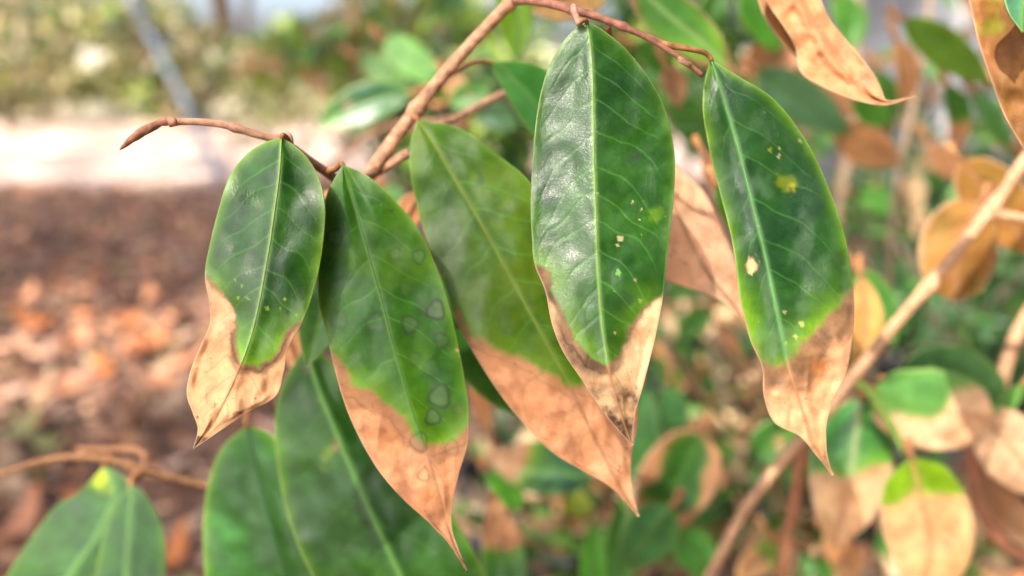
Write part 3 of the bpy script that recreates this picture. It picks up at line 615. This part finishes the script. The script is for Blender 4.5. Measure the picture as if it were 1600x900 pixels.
leaf(A, st3, [.1650, .1630, .1600, .1580], mat=M_HERO, nu=340, nv=120, fold=(.30, .20), wave=.0012, pucker=.25, wig=4,
     boundary=[(832, 412), (850, 415), (861, 428), (864, 450), (877, 483), (897, 531), (923, 561), (948, 571), (969, 557), (979, 534), (984, 508), (1004, 483), (1034, 458)],
     ribc=(.20, .36, .08), green=(.010, .052, .008), green2=(.022, .092, .007), edgey=.3, bandy=.6, band=1, bandw=15, tan=(.68, .47, .28), tan2=(.58, .38, .21), tipdark=.16, veins=13, veinc=.42, ribw=2.6, dust=.25,
     spots=[(969, 373, 8, W_, .9), (965, 383, 5, W_, .9), (989, 314, 4, W_, .9), (1002, 327, 4, W_, .8), (1000, 343, 4, W_, .9), (1003, 366, 5, W_, .8), (1038, 339, 4, W_, .8), (934, 302, 3, W_, .8), (993, 437, 6, (.35, .25, .2), .7),
            (967, 427, 7, (.10, .33, .03), .9), (1000, 471, 6, (.2, .3, .04), .8), (961, 520, 4, W_, .7), (860, 300, 2.5, W_, .8), (898, 122, 3, W_, .6), (978, 465, 16, (.02, .05, .02), .5), (990, 250, 16, (.035, .06, .035), .4),
            (1020, 340, 18, (.10, .22, .01), .6), (960, 455, 3, YS, .7), (1015, 385, 9, (.02, .05, .01), .5)],
     label='largest and sharpest leaf, dark green with a brown scorched tip and pale specks', stalk=[(914, 31, .1635), (906, 33, .164), (898, 24, .165)])
st2 = [(536, 257), ((522, 280), (543, 284), (573, 274)), ((508, 312), (553, 318), (610, 306)), ((502, 365), (565, 360), (650, 352)), ((497, 420), (580, 413), (677, 405)), ((499, 475), (596, 470), (699, 468)),
       ((510, 520), (610, 525), (713, 525)), ((520, 565), (624, 575), (724, 580)), ((535, 620), (638, 625), (732, 635)), ((556, 673), (655, 675), (731, 690)), ((590, 733), (672, 725), (717, 740)),
       ((630, 780), (688, 780), (706, 790)), ((672, 818), (699, 825), (706, 825)), ((700, 848), (709, 853), (714, 852)), (729, 891)]
leaf(A, st2, [.174, .1725, .1715, .1725], mat=M_MATT, nu=300, nv=110, fold=(.05, .20), wave=.002, pucker=.14, wig=5,
     boundary=[(514, 545), (538, 575), (556, 604), (593, 621), (622, 642), (640, 668), (650, 683), (665, 690), (684, 694), (703, 685), (734, 654)],
     green=(.022, .105, .005), green2=(.05, .165, .004), edgey=.6, bandy=.75, band=.5, bandw=18, soft=3, tan=(.60, .33, .20), tan2=(.58, .28, .14), tipdark=.05, veins=11, veinc=.55, ribw=3, blotch=.25,
     rings=[(681, 485, 13, 1.0), (640, 507, 12, .7), (690, 532, 10, .5), (687, 620, 16, .9), (676, 652, 11, .8), (523, 371, 11, .55), (654, 401, 10, .6), (587, 505, 13, .5), (530, 500, 12, .4), (617, 397, 9, .35), (634, 452, 10, .3),
            (537, 440, 8, .25), (655, 690, 13, .5), (662, 742, 9, .5), (706, 700, 11, .3), (648, 560, 9, .3), (600, 480, 8, .25), (675, 575, 12, .4)],
     spots=[(713, 547, 7, (.55, .22, .12), .9), (636, 770, 20, (.25, .08, .05), .45), (595, 320, 3, LIME, .9), (612, 330, 6, (.015, .06, .01), .6), (720, 640, 9, (.12, .16, .02), .6), (664, 410, 3, (.5, .3, .15), .8)],
     label='drooping leaf marked with round dried drop spots and a long curled brown tip', stalk=[(533, 255, .1765), (524, 264, .178), (510, 268, .1825)])
st4 = [(652, 188), ((641, 225), (676, 220), (715, 199)), ((642, 275), (702, 265), (775, 240)), ((655, 335), (735, 320), (828, 284)), ((674, 397), (768, 378), (862, 345)), ((697, 450), (800, 437), (890, 405)),
       ((715, 505), (830, 492), (920, 465)), ((742, 555), (858, 543), (950, 525)), ((775, 607), (884, 590), (975, 575)), ((815, 658), (908, 640), (994, 622)), ((862, 706), (932, 690), (996, 665)),
       ((915, 738), (955, 735), (987, 712)), ((955, 762), (972, 767), (986, 750)), (998, 807)]
leaf(A, st4, [.191, .187, .183, .183], mat=M_MATT, nu=260, nv=100, fold=(-.05, .28), wave=.002, pucker=.14, wig=5,
     boundary=[(698, 474), (725, 505), (745, 527), (775, 546), (818, 562), (852, 582), (886, 600), (905, 604), (940, 592), (985, 560)],
     green=(.038, .11, .004), green2=(.075, .15, .003), edgey=.5, bandy=.5, band=.3, bandw=13, soft=5, tan=(.70, .38, .22), tan2=(.64, .32, .17), tipdark=.04, veins=10, veinc=.55, ribw=3, blotch=.55,
     spots=[(870, 655, 22, (.38, .15, .08), .4), (890, 680, 14, (.40, .16, .08), .4), (748, 283, 10, (.02, .06, .015), .7), (790, 515, 6, (.02, .07, .01), .5), (692, 430, 8, (.45, .42, .12), .7)], ribc=(.16, .24, .04),
     label='yellowish green leaf with a long peach coloured tip, behind the sharpest leaf', stalk=[(650, 183, .192), (648, 180, .197)])
st5 = [(1111, 93), ((1103, 118), (1120, 119), (1150, 117)), ((1098, 165), (1134, 165), (1208, 154)), ((1107, 226), (1152, 225), (1258, 217)), ((1122, 290), (1168, 287), (1291, 283)), ((1138, 350), (1183, 347), (1315, 350)),
       ((1150, 412), (1198, 410), (1329, 413)), ((1157, 470), (1210, 468), (1335, 470)), ((1172, 530), (1222, 525), (1332, 530)), ((1191, 575), (1233, 577), (1322, 584)), ((1194, 620), (1247, 620), (1304, 622)),
       ((1210, 660), (1258, 655), (1292, 660)), ((1250, 682), (1270, 688), (1291, 690)), ((1275, 711), (1284, 714), (1293, 713)), (1301, 742)]
leaf(A, st5, [.170, .1695, .1705, .173], mat=M_HERO, nu=290, nv=110, fold=(.18, .02), wave=.0016, pucker=.12, wig=5,
     boundary=[(1154, 470), (1160, 498), (1173, 528), (1190, 560), (1208, 575), (1230, 570), (1242, 550), (1250, 534), (1280, 508), (1305, 480), (1337, 436)],
     green=(.010, .048, .013), green2=(.018, .075, .010), edgey=.7, bandy=.7, band=.9, bandw=42, soft=5, tan=(.68, .38, .22), tan2=(.50, .27, .12), tipdark=.08, veins=10, veinc=.36, ribw=3, dust=.8, ribc=(.13, .30, .10),
     spots=[(1232, 286, 22, (.12, .17, .01), .9), (1239, 295, 9, (.30, .32, .01), .9), (1202, 235, 8, (.2, .26, .02), .8), (1218, 232, 4, W_, .6), (1217, 245, 5, W_, .6), (1174, 413, 9, (.60, .36, .18), 1), (1174, 425, 6, (.6, .36, .18), 1),
            (1225, 488, 5, W_, .5), (1253, 507, 6, (.35, .4, .1), .8), (1243, 526, 6, (.4, .42, .12), .8), (1227, 536, 5, (.4, .42, .12), .7), (1218, 414, 3, W_, .7), (1184, 352, 3, W_, .6), (1210, 180, 4, W_, .4), (1195, 175, 3, W_, .4),
            (1250, 220, 4, W_, .4), (1185, 502, 3, W_, .6), (1310, 400, 14, (.03, .06, .01), .5), (1225, 700, 20, (.6, .3, .18), .2), (1278, 575, 14, (.40, .14, .03), .6), (1270, 640, 12, (.42, .14, .03), .5)],
     label='right hand sharp leaf, bluish green with a yellow blotch and a brown tip', stalk=[(1109, 89, .170), (1100, 82, .169), (1075, 76, .168), (1040, 70, .1675), (1015, 60, .1675)])

#@@MORE
# ---- further leaves of the same shrub
G3 = (.014, .065, .006); G4 = (.026, .105, .007); PCH = (.76, .42, .25); PCH2 = (.70, .36, .20)
sh = lambda pts: pts
leaf(A, [(1000, 170), ((960, 220), (1015, 230), (1062, 262)), ((950, 290), (1045, 300), (1100, 300)), ((965, 370), (1075, 370), (1133, 365)), ((1030, 432), (1105, 425), (1150, 410)), ((1095, 457), (1130, 458), (1160, 450)), ((1140, 478), (1150, 482), (1168, 480)), (1172, 520)],
     [.212, .208, .207], nu=80, nv=40, dryu=-.2, tan=(.86, .56, .38), tan2=(.82, .50, .32), band=0, veins=8, veinc=.15, wave=.002, fold=(-.1, .15), label='peach coloured dead leaf between the two right hand leaves', stalk=[(990, 150, .2), (960, 90, .18), (950, 40, .169)])
leaf(A, [(478, 540), ((455, 575), (488, 575), (512, 560)), ((436, 615), (500, 610), (545, 608)), ((429, 670), (520, 660), (580, 660)), ((434, 730), (545, 722), (630, 715)), ((447, 800), (575, 790), (680, 770)), ((468, 860), (605, 855), (728, 840)),
         ((490, 905), (630, 910), (760, 900)), ((530, 980), (670, 985), (790, 970)), ((620, 1050), (720, 1060), (800, 1040)), (790, 1110)], [.222, .216, .213, .214], mat=M_MATT, nu=150, nv=60, fold=(.20, .22), wave=.003, pucker=.25,
     green=G3, green2=G4, edgey=.5, veins=9, veinc=.22, ribw=4.2, ribc=(.13, .32, .06), dust=.3, spots=[(523, 698, 12, (.25, .12, .07), .85), (515, 706, 22, (.22, .33, .02), .5), (497, 626, 7, (.2, .1, .07), .7), (480, 575, 9, (.16, .13, .08), .6)],
     label='large green leaf at the bottom behind the drop marked leaf', stalk=[(474, 525, .222), (490, 470, .222), (520, 400, .215), (560, 290, .205)])
leaf(A, [(388, 664), ((350, 695), (392, 695), (425, 680)), ((328, 745), (402, 740), (445, 720)), ((318, 810), (418, 800), (465, 780)), ((318, 870), (434, 860), (485, 850)), ((324, 930), (452, 920), (510, 910)), ((350, 1000), (480, 990), (530, 980)), (520, 1080)],
     [.242, .236, .234], mat=M_MATT, nu=120, nv=50, fold=(.30, -.35), pucker=.28, green=G3, green2=(.03, .14, .02), edgey=.6, veins=8, veinc=.15, ribw=4.2, ribc=(.02, .07, .015), wave=.003, label='dark folded green leaf at the bottom, left of the large one', stalk=[(385, 650, .242), (400, 600, .235), (440, 480, .225), (500, 330, .21)])
gl(A, [(512, 330), (515, 420), (500, 500), (478, 575)], 46, (.2, .205), green=(.02, .08, .012), label='dark green leaf in the gap between the two left hand leaves')
gl(A, [(425, 500), (455, 545), (468, 590)], 24, (.222, .23), dryu=-.3, tan=PCH, band=0, prof='top')
gl(A, [(660, 300), (640, 330), (625, 372)], 22, (.225, .228), dryu=-.3, tan=PCH, band=0)
leaf(A, gstat([(690, 420), (725, 520), (770, 590), (830, 660)], 42), (.226, .232), nu=60, nv=24, green=G4, green2=(.05, .2, .03), fold=(-.3, .3), veinc=.15, edgey=.6, label='green leaf half hidden under the peach tipped leaf')
leaf(A, [(767, 96), ((772, 112), (788, 108), (800, 95)), ((785, 138), (806, 126), (830, 98)), ((803, 170), (830, 152), (860, 112)), ((832, 208), (860, 190), (890, 150)), (900, 230)], (.222, .228), nu=60, nv=24, green=(.03, .16, .02), fold=(.1, .1), edgey=.3, veinc=.15,
     label='small green leaf left of the sharpest leaf top', stalk=[(758, 96, .222), (735, 99, .215), (705, 115, .202), (690, 125, .198)])
stem(A, [(640, 200, .215), (700, 190, .225), (750, 165, .235), (790, 145, .24), (815, 140, .245)], 8, 5, BRo)
gl(A, [(980, -40), (1040, 20), (1090, 60), (1150, 118)], 40, (.25, .262), green=(.05, .17, .035), green2=(.08, .22, .05), dryu=None, dryedge=5, ribc=(.25, .4, .12), label='blurred green leaf behind the top of the right hand leaf', fold=(.2, .2))
gl(A, [(780, -40), (805, 20), (808, 100)], 27, (.30, .31), green=(.20, .42, .015), green2=(.16, .36, .01), edgey=0, label='bright lime leaf at the top beside the main branch')
gl(A, [(960, -60), (900, -10), (830, 20)], 40, (.26, .27), dryu=.35, tan=(.42, .33, .10), tan2=(.50, .30, .12), green=(.10, .18, .02), band=0)
gl(A, [(1045, -30), (1040, 30), (1100, 110)], 22, (.28, .29), dryu=-.3, tan=(.34, .20, .06), tan2=(.3, .18, .05), band=0)

# ================================================================ SHRUB B, right
B = thing('shrub', (.16, .36, .2), 'second shrub on the right with a long diagonal tan stem and half dried leaves', 'shrub')
BT = (.44, .26, .15)
stem(B, [(1660, 170, .262), (1600, 252, .262), (1545, 330, .264), (1470, 425, .268), (1400, 505, .272), (1320, 605, .278), (1240, 700, .285), (1175, 780, .292), (1130, 860, .30), (1090, 940, .31)], 9.2, 9, BT, nodes=(.2, .36, .62), n=60, label='long diagonal tan stem')
stem(B, [(1543, 332, .264), (1570, 336, .262), (1640, 350, .258)], 8, 7, BT)
stem(B, [(1330, 592, .277), (1360, 615, .28), (1395, 670, .282), (1418, 715, .282)], 7, 6, (.16, .26, .05), label='thin green twig')
stem(B, [(1640, 440, .32), (1590, 520, .32), (1565, 600, .325), (1550, 700, .33)], 10, 9, BT)
stem(B, [(1520, 700, .33), (1535, 790, .335), (1570, 850, .34), (1640, 880, .345)], 13, 11, (.34, .15, .085))
stem(B, [(1255, 690, .31), (1240, 790, .33), (1215, 920, .35)], 9, 9, (.34, .15, .08))
stem(B, [(1175, -60, .20), (1200, -30, .195), (1235, -30, .192)], 5, 5, BT)
# hanging curled dry leaf
leaf(B, [(1225, -60), ((1190, -25), (1240, -30), (1275, -30)), ((1201, 8), (1248, 5), (1285, 5)), ((1224, 40), (1262, 32), (1298, 32)), ((1243, 74), (1282, 62), (1322, 62)), ((1251, 112), (1305, 95), (1346, 90)), ((1283, 134), (1330, 122), (1367, 118)),
         ((1325, 152), (1352, 147), (1378, 141)), ((1364, 163), (1374, 157), (1383, 154)), ((1385, 164), (1389, 160), (1392, 157)), ((1408, 158), (1409, 156), (1410, 154)), (1432, 149)],
     [.190, .190, .188, .187], mat=M_HERO, nu=170, nv=60, fold=(-.05, .35), wave=.006, pucker=.3, dryu=-.3, tan=(.58, .30, .165), tan2=(.52, .24, .12), band=0, veins=7, veinc=.12, ribw=2, tipdark=.22, stroll=-.1,
     label='curled peach coloured dead leaf with a thin twisted tip at the top', spots=[(1318, 72, 26, (.34, .15, .08), .7), (1350, 120, 22, (.42, .17, .10), .5)], stalk=[(1228, -70, .19), (1235, -80, .19)])
gl(B, [(1190, -70), (1225, 20), (1300, 110), (1372, 166)], 30, (.200, .191), dryu=-.4, tan=(.34, .16, .04), tan2=(.26, .12, .04), band=0, fold=(.3, -.3), prof='top')
leaf(B, [(1560, -120), ((1500, -60), (1600, -60), (1700, -60)), ((1514, 0), (1610, 0), (1720, 0)), ((1530, 70), (1620, 70), (1720, 70)), ((1550, 130), (1630, 130), (1710, 130)), ((1572, 185), (1640, 190), (1690, 190)), ((1602, 236), (1640, 240), (1665, 235)), (1640, 300)],
     [.178, .176, .176], mat=M_HERO, nu=130, nv=60, fold=(.1, .1), wave=.002, pucker=.12, dryu=-.3, tan=(.20, .10, .03), tan2=(.26, .11, .04), band=0, veins=8, veinc=.2, spots=[(1545, 40, 30, (.20, .20, .02), .8), (1552, 0, 26, (.20, .2, .02), .8)],
     label='large brown leaf cut by the right edge of the picture')
gl(B, [(1620, -60), (1600, 0), (1598, 50)], 38, (.166, .165), mat=M_HERO, green=(.05, .16, .10), green2=(.07, .2, .12), edgey=.2, label='glossy green leaf in the top right corner', prof='top')
gl(B, [(1532, 318), (1500, 380), (1494, 472)], 62, (.285, .292), prof='round', dryu=-.3, tan=(.40, .20, .055), tan2=(.26, .16, .04), band=0, fold=(.2, .2), wave=.004, ribw=4.2, label='rusty brown round leaf behind the diagonal stem')
gl(B, [(1500, 250), (1560, 320), (1615, 400)], 52, (.30, .31), dryu=-.3, tan=(.38, .18, .05), tan2=(.24, .15, .03), band=0, wave=.003, label='rusty brown leaf right of the diagonal stem')
gl(B, [(1345, 430), (1355, 510), (1335, 600)], 26, (.30, .305), dryu=-.3, tan=(.62, .38, .13), tan2=(.5, .36, .1), band=0, label='narrow yellowish dry leaf behind the right hand sharp leaf')
gl(B, [(1335, 420), (1372, 470), (1400, 540)], 26, (.33, .33), green=(.03, .12, .03))
gl(B, [(1362, 605), (1420, 632), (1490, 645), (1556, 655)], 63, (.288, .29), prof='round', boundary=[(1300, 640), (1390, 652), (1440, 655), (1480, 650), (1500, 615), (1540, 590), (1600, 560)], green=(.09, .24, .06), green2=(.18, .34, .07), tan=(.78, .55, .36), tan2=(.74, .50, .30), band=.1, soft=8, edgey=.5, fold=(.1, .1),
   label='half green half peach leaf lying nearly level in the lower right')
gl(B, [(1400, 590), (1470, 575), (1540, 600), (1575, 650)], 38, (.305, .31), green=(.06, .18, .06), green2=(.09, .22, .08), label='greyish green leaf behind the level half peach leaf')
gl(B, [(1345, 618), (1335, 700), (1322, 780), (1300, 862)], 66, (.300, .302), boundary=[(1200, 725), (1290, 740), (1320, 745), (1350, 738), (1400, 725)], green=(.035, .17, .04), green2=(.05, .2, .04), tan=(.74, .53, .34), tan2=(.66, .46, .24), band=.12, edgey=.2, ribw=4.2, fold=(.2, -.25), ribc=(.35, .4, .2),
   label='hanging leaf with green top half and cream lower half')
gl(B, [(1424, 716), (1440, 780), (1455, 850), (1440, 925)], 72, (.276, .278), prof='round', boundary=[(1380, 785), (1402, 790), (1425, 765), (1480, 768), (1530, 780)], green=(.20, .38, .006), green2=(.26, .42, .006), tan=(.78, .54, .28), tan2=(.72, .45, .20), band=.1, edgey=.1, bandy=0, fold=(.22, -.2), wave=.004, ribw=4, ribc=(.45, .28, .1),
   label='dry orange cream leaf with a bright yellow green top')
gl(B, [(1530, 640), (1580, 700), (1640, 780)], 52, (.296, .30), boundary=[(1500, 640), (1530, 665), (1560, 640), (1600, 600)], green=(.09, .24, .05), tan=(.78, .58, .40), tan2=(.74, .5, .32), band=.1, label='cream leaf cut by the right edge below the level one')
gl(B, [(1530, 740), (1570, 790), (1630, 870)], 28, (.33, .335), dryu=-.3, tan=(.46, .30, .18), tan2=(.4, .22, .12), band=0)
gl(B, [(1600, 600), (1570, 640), (1560, 690)], 14, (.30, .30), green=(.08, .22, .05))

# ================================================================ SAPLING C, bottom left
C_ = thing('shrub', (-.14, .3, .3), 'small sapling in the bottom left corner with a thin arching stem', 'shrub')
stem(C_, [(-40, 752, .262), (0, 741, .264), (70, 719, .266), (130, 713, .268), (190, 722, .27), (235, 737, .272), (300, 752, .276), (360, 770, .28)], 5.5, 5, (.30, .15, .07), nodes=(.42, .6))
stem(C_, [(120, 702, .285), (170, 702, .285), (225, 708, .283), (222, 735, .275), (206, 755, .268)], 5, 5, (.42, .20, .10))
leaf(C_, [(164, 726), ((145, 748), (176, 752), (198, 748)), ((120, 772), (180, 775), (215, 780)), ((92, 787), (170, 800), (220, 820)), ((62, 822), (150, 840), (215, 860)), ((35, 860), (125, 875), (200, 900)), ((10, 902), (98, 915), (180, 940)), ((-20, 970), (60, 985), (120, 1000)), (20, 1060)],
     [.272, .268, .266], mat=M_HERO, nu=110, nv=50, green=(.02, .09, .008), green2=(.035, .13, .008), fold=(.1, .1), pucker=.2, edgey=.3, veinc=.25, ribw=4.2, ribc=(.14, .33, .08), spots=[(150, 738, 34, (.42, .55, .008), 1), (165, 865, 13, (.03, .04, .02), .6), (130, 885, 8, (.03, .04, .02), .6), (115, 795, 14, (.05, .09, .05), .6)],
     label='broad green leaf with a bright yellow base in the bottom left corner', stalk=[(166, 718, .272), (175, 716, .269)])
leaf(C_, [(206, 757), ((188, 775), (206, 778), (224, 770)), ((172, 805), (204, 805), (245, 803)), ((160, 845), (201, 845), (257, 842)), ((150, 900), (197, 900), (259, 900)), ((150, 960), (190, 960), (250, 960)), (180, 1060)],
     [.262, .259, .258], mat=M_HERO, nu=100, nv=44, green=(.018, .08, .01), green2=(.028, .11, .012), fold=(.05, .15), pucker=.2, edgey=.3, veinc=.2, ribw=4, ribc=(.14, .30, .08), spots=[(230, 890, 10, (.02, .04, .015), .7), (185, 805, 7, (.02, .05, .015), .5)],
     label='green leaf overlapping the yellow based one', stalk=[(207, 748, .264), (220, 738, .268)])

# ================================================================ SEEDLINGS behind, in the pots
def seedling(base, label, **kw): return thing('seedling', base, label, 'seedling', 'potted seedlings behind the shrub')
D1 = seedling((.02, .80, .17), 'potted seedling with a tan tipped leaf behind the long curled leaf tip')
def pstem(parent, pb, pts, r0, r1, col=BT):
    """stem from a world point pb through pixel points"""
    v = np.array(pb)-np.array([0, 0, CZ]); d = v[1]*cp-v[2]*sp; y = v[1]*sp+v[2]*cp
    p0 = (800+v[0]/d*FPX, 450-y/d*FPX, d); return stem(parent, [p0]+pts, r0*.35/d, r1, col)
pstem(D1, (.02, .80, .165), [(870, 860, .7), (800, 820, .5), (775, 700, .40), (765, 660, .37)], 7, 6)
gl(D1, [(795, 940), (785, 860), (768, 762)], 36, (.335, .34), dryu=.48, green=(.04, .2, .03), green2=(.08, .3, .02), tan=PCH, tan2=(.6, .34, .18), band=0, label='upright leaf with green base and tan tip', prof='top')
gl(D1, [(925, 752), (880, 738), (830, 728), (758, 712)], 42, (.355, .36), dryu=.62, green=(.02, .10, .05), green2=(.03, .13, .06), tan=(.48, .33, .22), tan2=(.42, .26, .17), band=0, wig=4, label='dark green level leaf with tan end')
gl(D1, [(765, 735), (790, 760), (812, 800)], 24, (.38, .38), green=(.08, .34, .02), green2=(.06, .28, .02))
gl(D1, [(735, 590), (752, 635), (762, 680)], 12, (.33, .34), dryu=-.3, tan=(.55, .26, .1), band=0)
D2 = seedling((.12, .84, .17), 'potted seedling below the drooping tips with a brown rimmed green leaf')
pstem(D2, (.12, .84, .0), [(960, 900, .55), (955, 800, .45), (930, 740, .40)], 8, 6, (.40, .22, .13))
pstem(D2, (.13, .85, .0), [(1010, 890, .5), (1030, 800, .42), (1060, 720, .38), (1090, 670, .37)], 6, 5, (.40, .22, .13))
gl(D2, [(1098, 672), (1070, 730), (1045, 775), (1030, 830)], 60, (.36, .36), prof='round', green=(.02, .10, .012), green2=(.03, .12, .015), tan=(.50, .28, .16), tan2=(.6, .3, .16), dryedge=19, dryu=.78, wig=3, band=0, edgey=0, bandy=.2, label='dark green leaf with a broad tan rim')
gl(D2, [(1050, 790), (1015, 835), (975, 888)], 44, (.335, .34), green=(.035, .17, .05), green2=(.05, .2, .05), ribw=4, label='folded heart shaped green leaf', fold=(-.3, .3))
gl(D2, [(1050, 835), (1085, 860), (1110, 905)], 32, (.37, .37), green=(.07, .30, .04), green2=(.10, .36, .03))
gl(D2, [(1048, 600), (1052, 650), (1055, 705)], 25, (.40, .40), green=(.05, .18, .07), green2=(.06, .2, .08))
gl(D2, [(1000, 600), (1005, 680), (1000, 770)], 26, (.38, .38), green=(.05, .18, .06), green2=(.06, .22, .06))
gl(D2, [(930, 960), (928, 880), (925, 810)], 22, (.33, .33), green=(.08, .38, .02), green2=(.06, .32, .02), label='narrow bright green upright leaf')
gl(D2, [(880, 770), (905, 790), (930, 800)], 22, (.42, .42), green=(.30, .30, .03), green2=(.35, .33, .05))
gl(D2, [(970, 960), (965, 860), (975, 770)], 22, (.36, .36), green=(.05, .24, .04), green2=(.06, .28, .04))
D3 = seedling((.30, 1.0, .17), 'potted seedling with pale stems between the two right hand leaves')
pstem(D3, (.30, 1.0, .0), [(1215, 760, .62), (1175, 700, .52), (1120, 640, .46), (1075, 590, .44), (1040, 540, .43)], 8, 6, (.36, .25, .14))
pstem(D3, (.31, 1.0, .0), [(1215, 740, .7), (1205, 640, .5), (1150, 570, .46), (1110, 530, .45)], 7, 6, (.36, .25, .14))
pstem(D3, (.29, 1.0, .0), [(1200, 780, .7), (1190, 720, .6), (1110, 480, .5)], 5, 4, (.30, .2, .12))
gl(D3, [(1250, 670), (1210, 690), (1180, 722)], 34, (.36, .36), prof='round', green=(.03, .12, .02), green2=(.04, .14, .02), spots=[(1222, 690, 14, (.5, .25, .12), .8)])
gl(D3, [(1110, 480), (1085, 505), (1060, 530)], 20, (.42, .42), green=(.06, .24, .05))
gl(D3, [(1100, 440), (1070, 450), (1050, 470)], 18, (.45, .45), green=(.05, .16, .06))
gl(D3, [(1020, 560), (1050, 590), (1075, 612)], 15, (.42, .42), green=(.10, .28, .06), dryu=.7, band=0)
gl(D3, [(1160, 560), (1140, 530), (1120, 500)], 10, (.42, .42), dryu=-.3, tan=TAN, band=0)
D4 = seedling((.5, .92, .2), 'potted seedling with cream leaves in the lower right')
pstem(D4, (.5, .92, .2), [(1370, 880, .62), (1300, 870, .5), (1270, 860, .45)], 7, 6)
gl(D4, [(1290, 830), (1320, 870), (1340, 920)], 26, (.42, .42), dryu=-.3, tan=CREAM, band=0)
gl(D4, [(1230, 860), (1180, 880), (1150, 910)], 24, (.40, .40), dryu=.35, green=(.25, .34, .05), tan=CREAM, band=0)
gl(D4, [(1200, 830), (1225, 860), (1240, 900)], 20, (.45, .45), dryu=-.3, tan=(.5, .38, .25), band=0)
gl(D4, [(1120, 870), (1100, 900), (1080, 930)], 18, (.40, .40), green=(.2, .34, .04))

# ================================================================ SHRUB E, upper right background leaves
E_ = thing('shrub', (.3, .55, .4), 'blurred background shrub with mixed green and tan leaves at the upper right', 'shrub')
stem(E_, [(1345, -60, .55), (1340, 60, .55), (1335, 200, .55), (1310, 330, .56), (1300, 520, .58), (1290, 700, .6)], 7, 8, (.28, .20, .14))
stem(E_, [(1460, -60, .5), (1440, 100, .5), (1400, 300, .52), (1380, 560, .56)], 5, 6, (.30, .22, .16))
stem(E_, [(1340, 390, .55), (1370, 440, .5), (1400, 480, .48)], 5, 4, (.36, .2, .12))
EL = [([(1250, 60), (1210, 90), (1150, 110)], 36, .40, dict(dryu=.1, tan=PCH, green=G4)), ([(1160, -20), (1195, 30), (1215, 85)], 34, .38, dict(green=(.07, .28, .02))),
      ([(1180, 110), (1240, 150), (1330, 210)], 38, .38, dict(green=(.10, .22, .12), green2=(.12, .26, .10))), ([(1250, 110), (1290, 150), (1340, 180)], 30, .42, dict(dryu=-.3, tan=(.66, .38, .2))),
      ([(1300, 200), (1350, 225), (1410, 255)], 34, .40, dict(dryu=-.3, tan=(.60, .34, .15))), ([(1335, 150), (1360, 175), (1390, 195)], 20, .33, dict(green=(.06, .26, .01))),
      ([(1410, 30), (1470, 70), (1550, 130)], 32, .36, dict(green=(.13, .24, .02), green2=(.10, .2, .02))), ([(1400, 60), (1420, 110), (1410, 170)], 20, .42, dict(dryu=-.3, tan=(.7, .42, .2))),
      ([(1480, 130), (1500, 180), (1490, 240)], 20, .40, dict(green=(.06, .22, .04), dryu=.6, tan=PCH)), ([(1520, 140), (1555, 190), (1580, 240)], 18, .38, dict(green=(.12, .3, .14))),
      ([(1370, 110), (1390, 150), (1395, 200)], 18, .45, dict(green=(.09, .28, .05))), ([(1300, -10), (1330, 30), (1320, 90)], 26, .5, dict(green=(.14, .24, .12))),
      ([(1050, 150), (1080, 190), (1095, 240)], 30, .38, dict(green=(.05, .2, .03), dryu=None)), ([(1040, 180), (1070, 190), (1110, 190)], 16, .36, dict(green=(.12, .24, .14))),
      ([(1120, 290), (1135, 320), (1140, 360)], 14, .24, dict(green=(.07, .24, .01))), ([(1100, 240), (1120, 270), (1125, 310)], 20, .27, dict(dryu=-.3, tan=(.55, .30, .16))),
      ([(1040, 100), (1055, 130), (1060, 170)], 20, .32, dict(dryu=-.3, tan=(.60, .45, .28))), ([(1450, 220), (1480, 260), (1520, 280)], 18, .5, dict(dryu=-.3, tan=PCH)),
      ([(1330, 300), (1370, 310), (1410, 340)], 18, .6, dict(green=(.09, .28, .06))), ([(1240, 20), (1220, 50), (1180, 60)], 20, .45, dict(green=(.06, .22, .03))),
      ([(1130, -20), (1110, 30), (1125, 70)], 24, .36, dict(green=(.04, .16, .02))), ([(990, 70), (1030, 90), (1050, 130)], 24, .34, dict(green=(.05, .22, .02)))]
for k, (mid, wd, d_, kw) in enumerate(EL):
    kw.setdefault('band', 0); gl(E_, mid, wd, (d_, d_+.01), nu=30, nv=12, **kw)
# ================================================================ SHRUB F, behind the fork of the main branch
F_ = thing('shrub', (-.1, .55, .5), 'blurred background shrub behind the fork of the main branch', 'shrub')
stem(F_, [(470, 330, .6), (520, 260, .55), (600, 200, .5), (700, 190, .45), (760, 160, .4)], 5, 5, (.34, .18, .11))
gl(F_, [(642, 146), (600, 152), (560, 165), (492, 196)], 32, (.40, .40), green=(.02, .09, .04), green2=(.03, .12, .04), spots=[(543, 165, 9, (.4, .25, .15), .9), (520, 185, 22, (.08, .2, .01), .8)], label='dark green leaf beside the main branch')
gl(F_, [(600, 60), (640, 90), (690, 130)], 28, (.50, .50), green=(.14, .38, .12), green2=(.18, .42, .10))
gl(F_, [(560, 90), (600, 110), (640, 140)], 20, (.55, .55), green=(.2, .44, .08))
gl(F_, [(700, 120), (715, 140), (712, 170)], 20, (.42, .42), dryu=-.3, tan=(.6, .34, .2), band=0)
gl(F_, [(700, 160), (730, 150), (770, 135)], 22, (.42, .42), green=(.03, .10, .04))
gl(F_, [(740, 190), (770, 180), (810, 200)], 22, (.45, .45), green=(.07, .14, .12))
gl(F_, [(600, 290), (625, 330), (640, 380)], 22, (.4, .4), green=(.05, .14, .05))
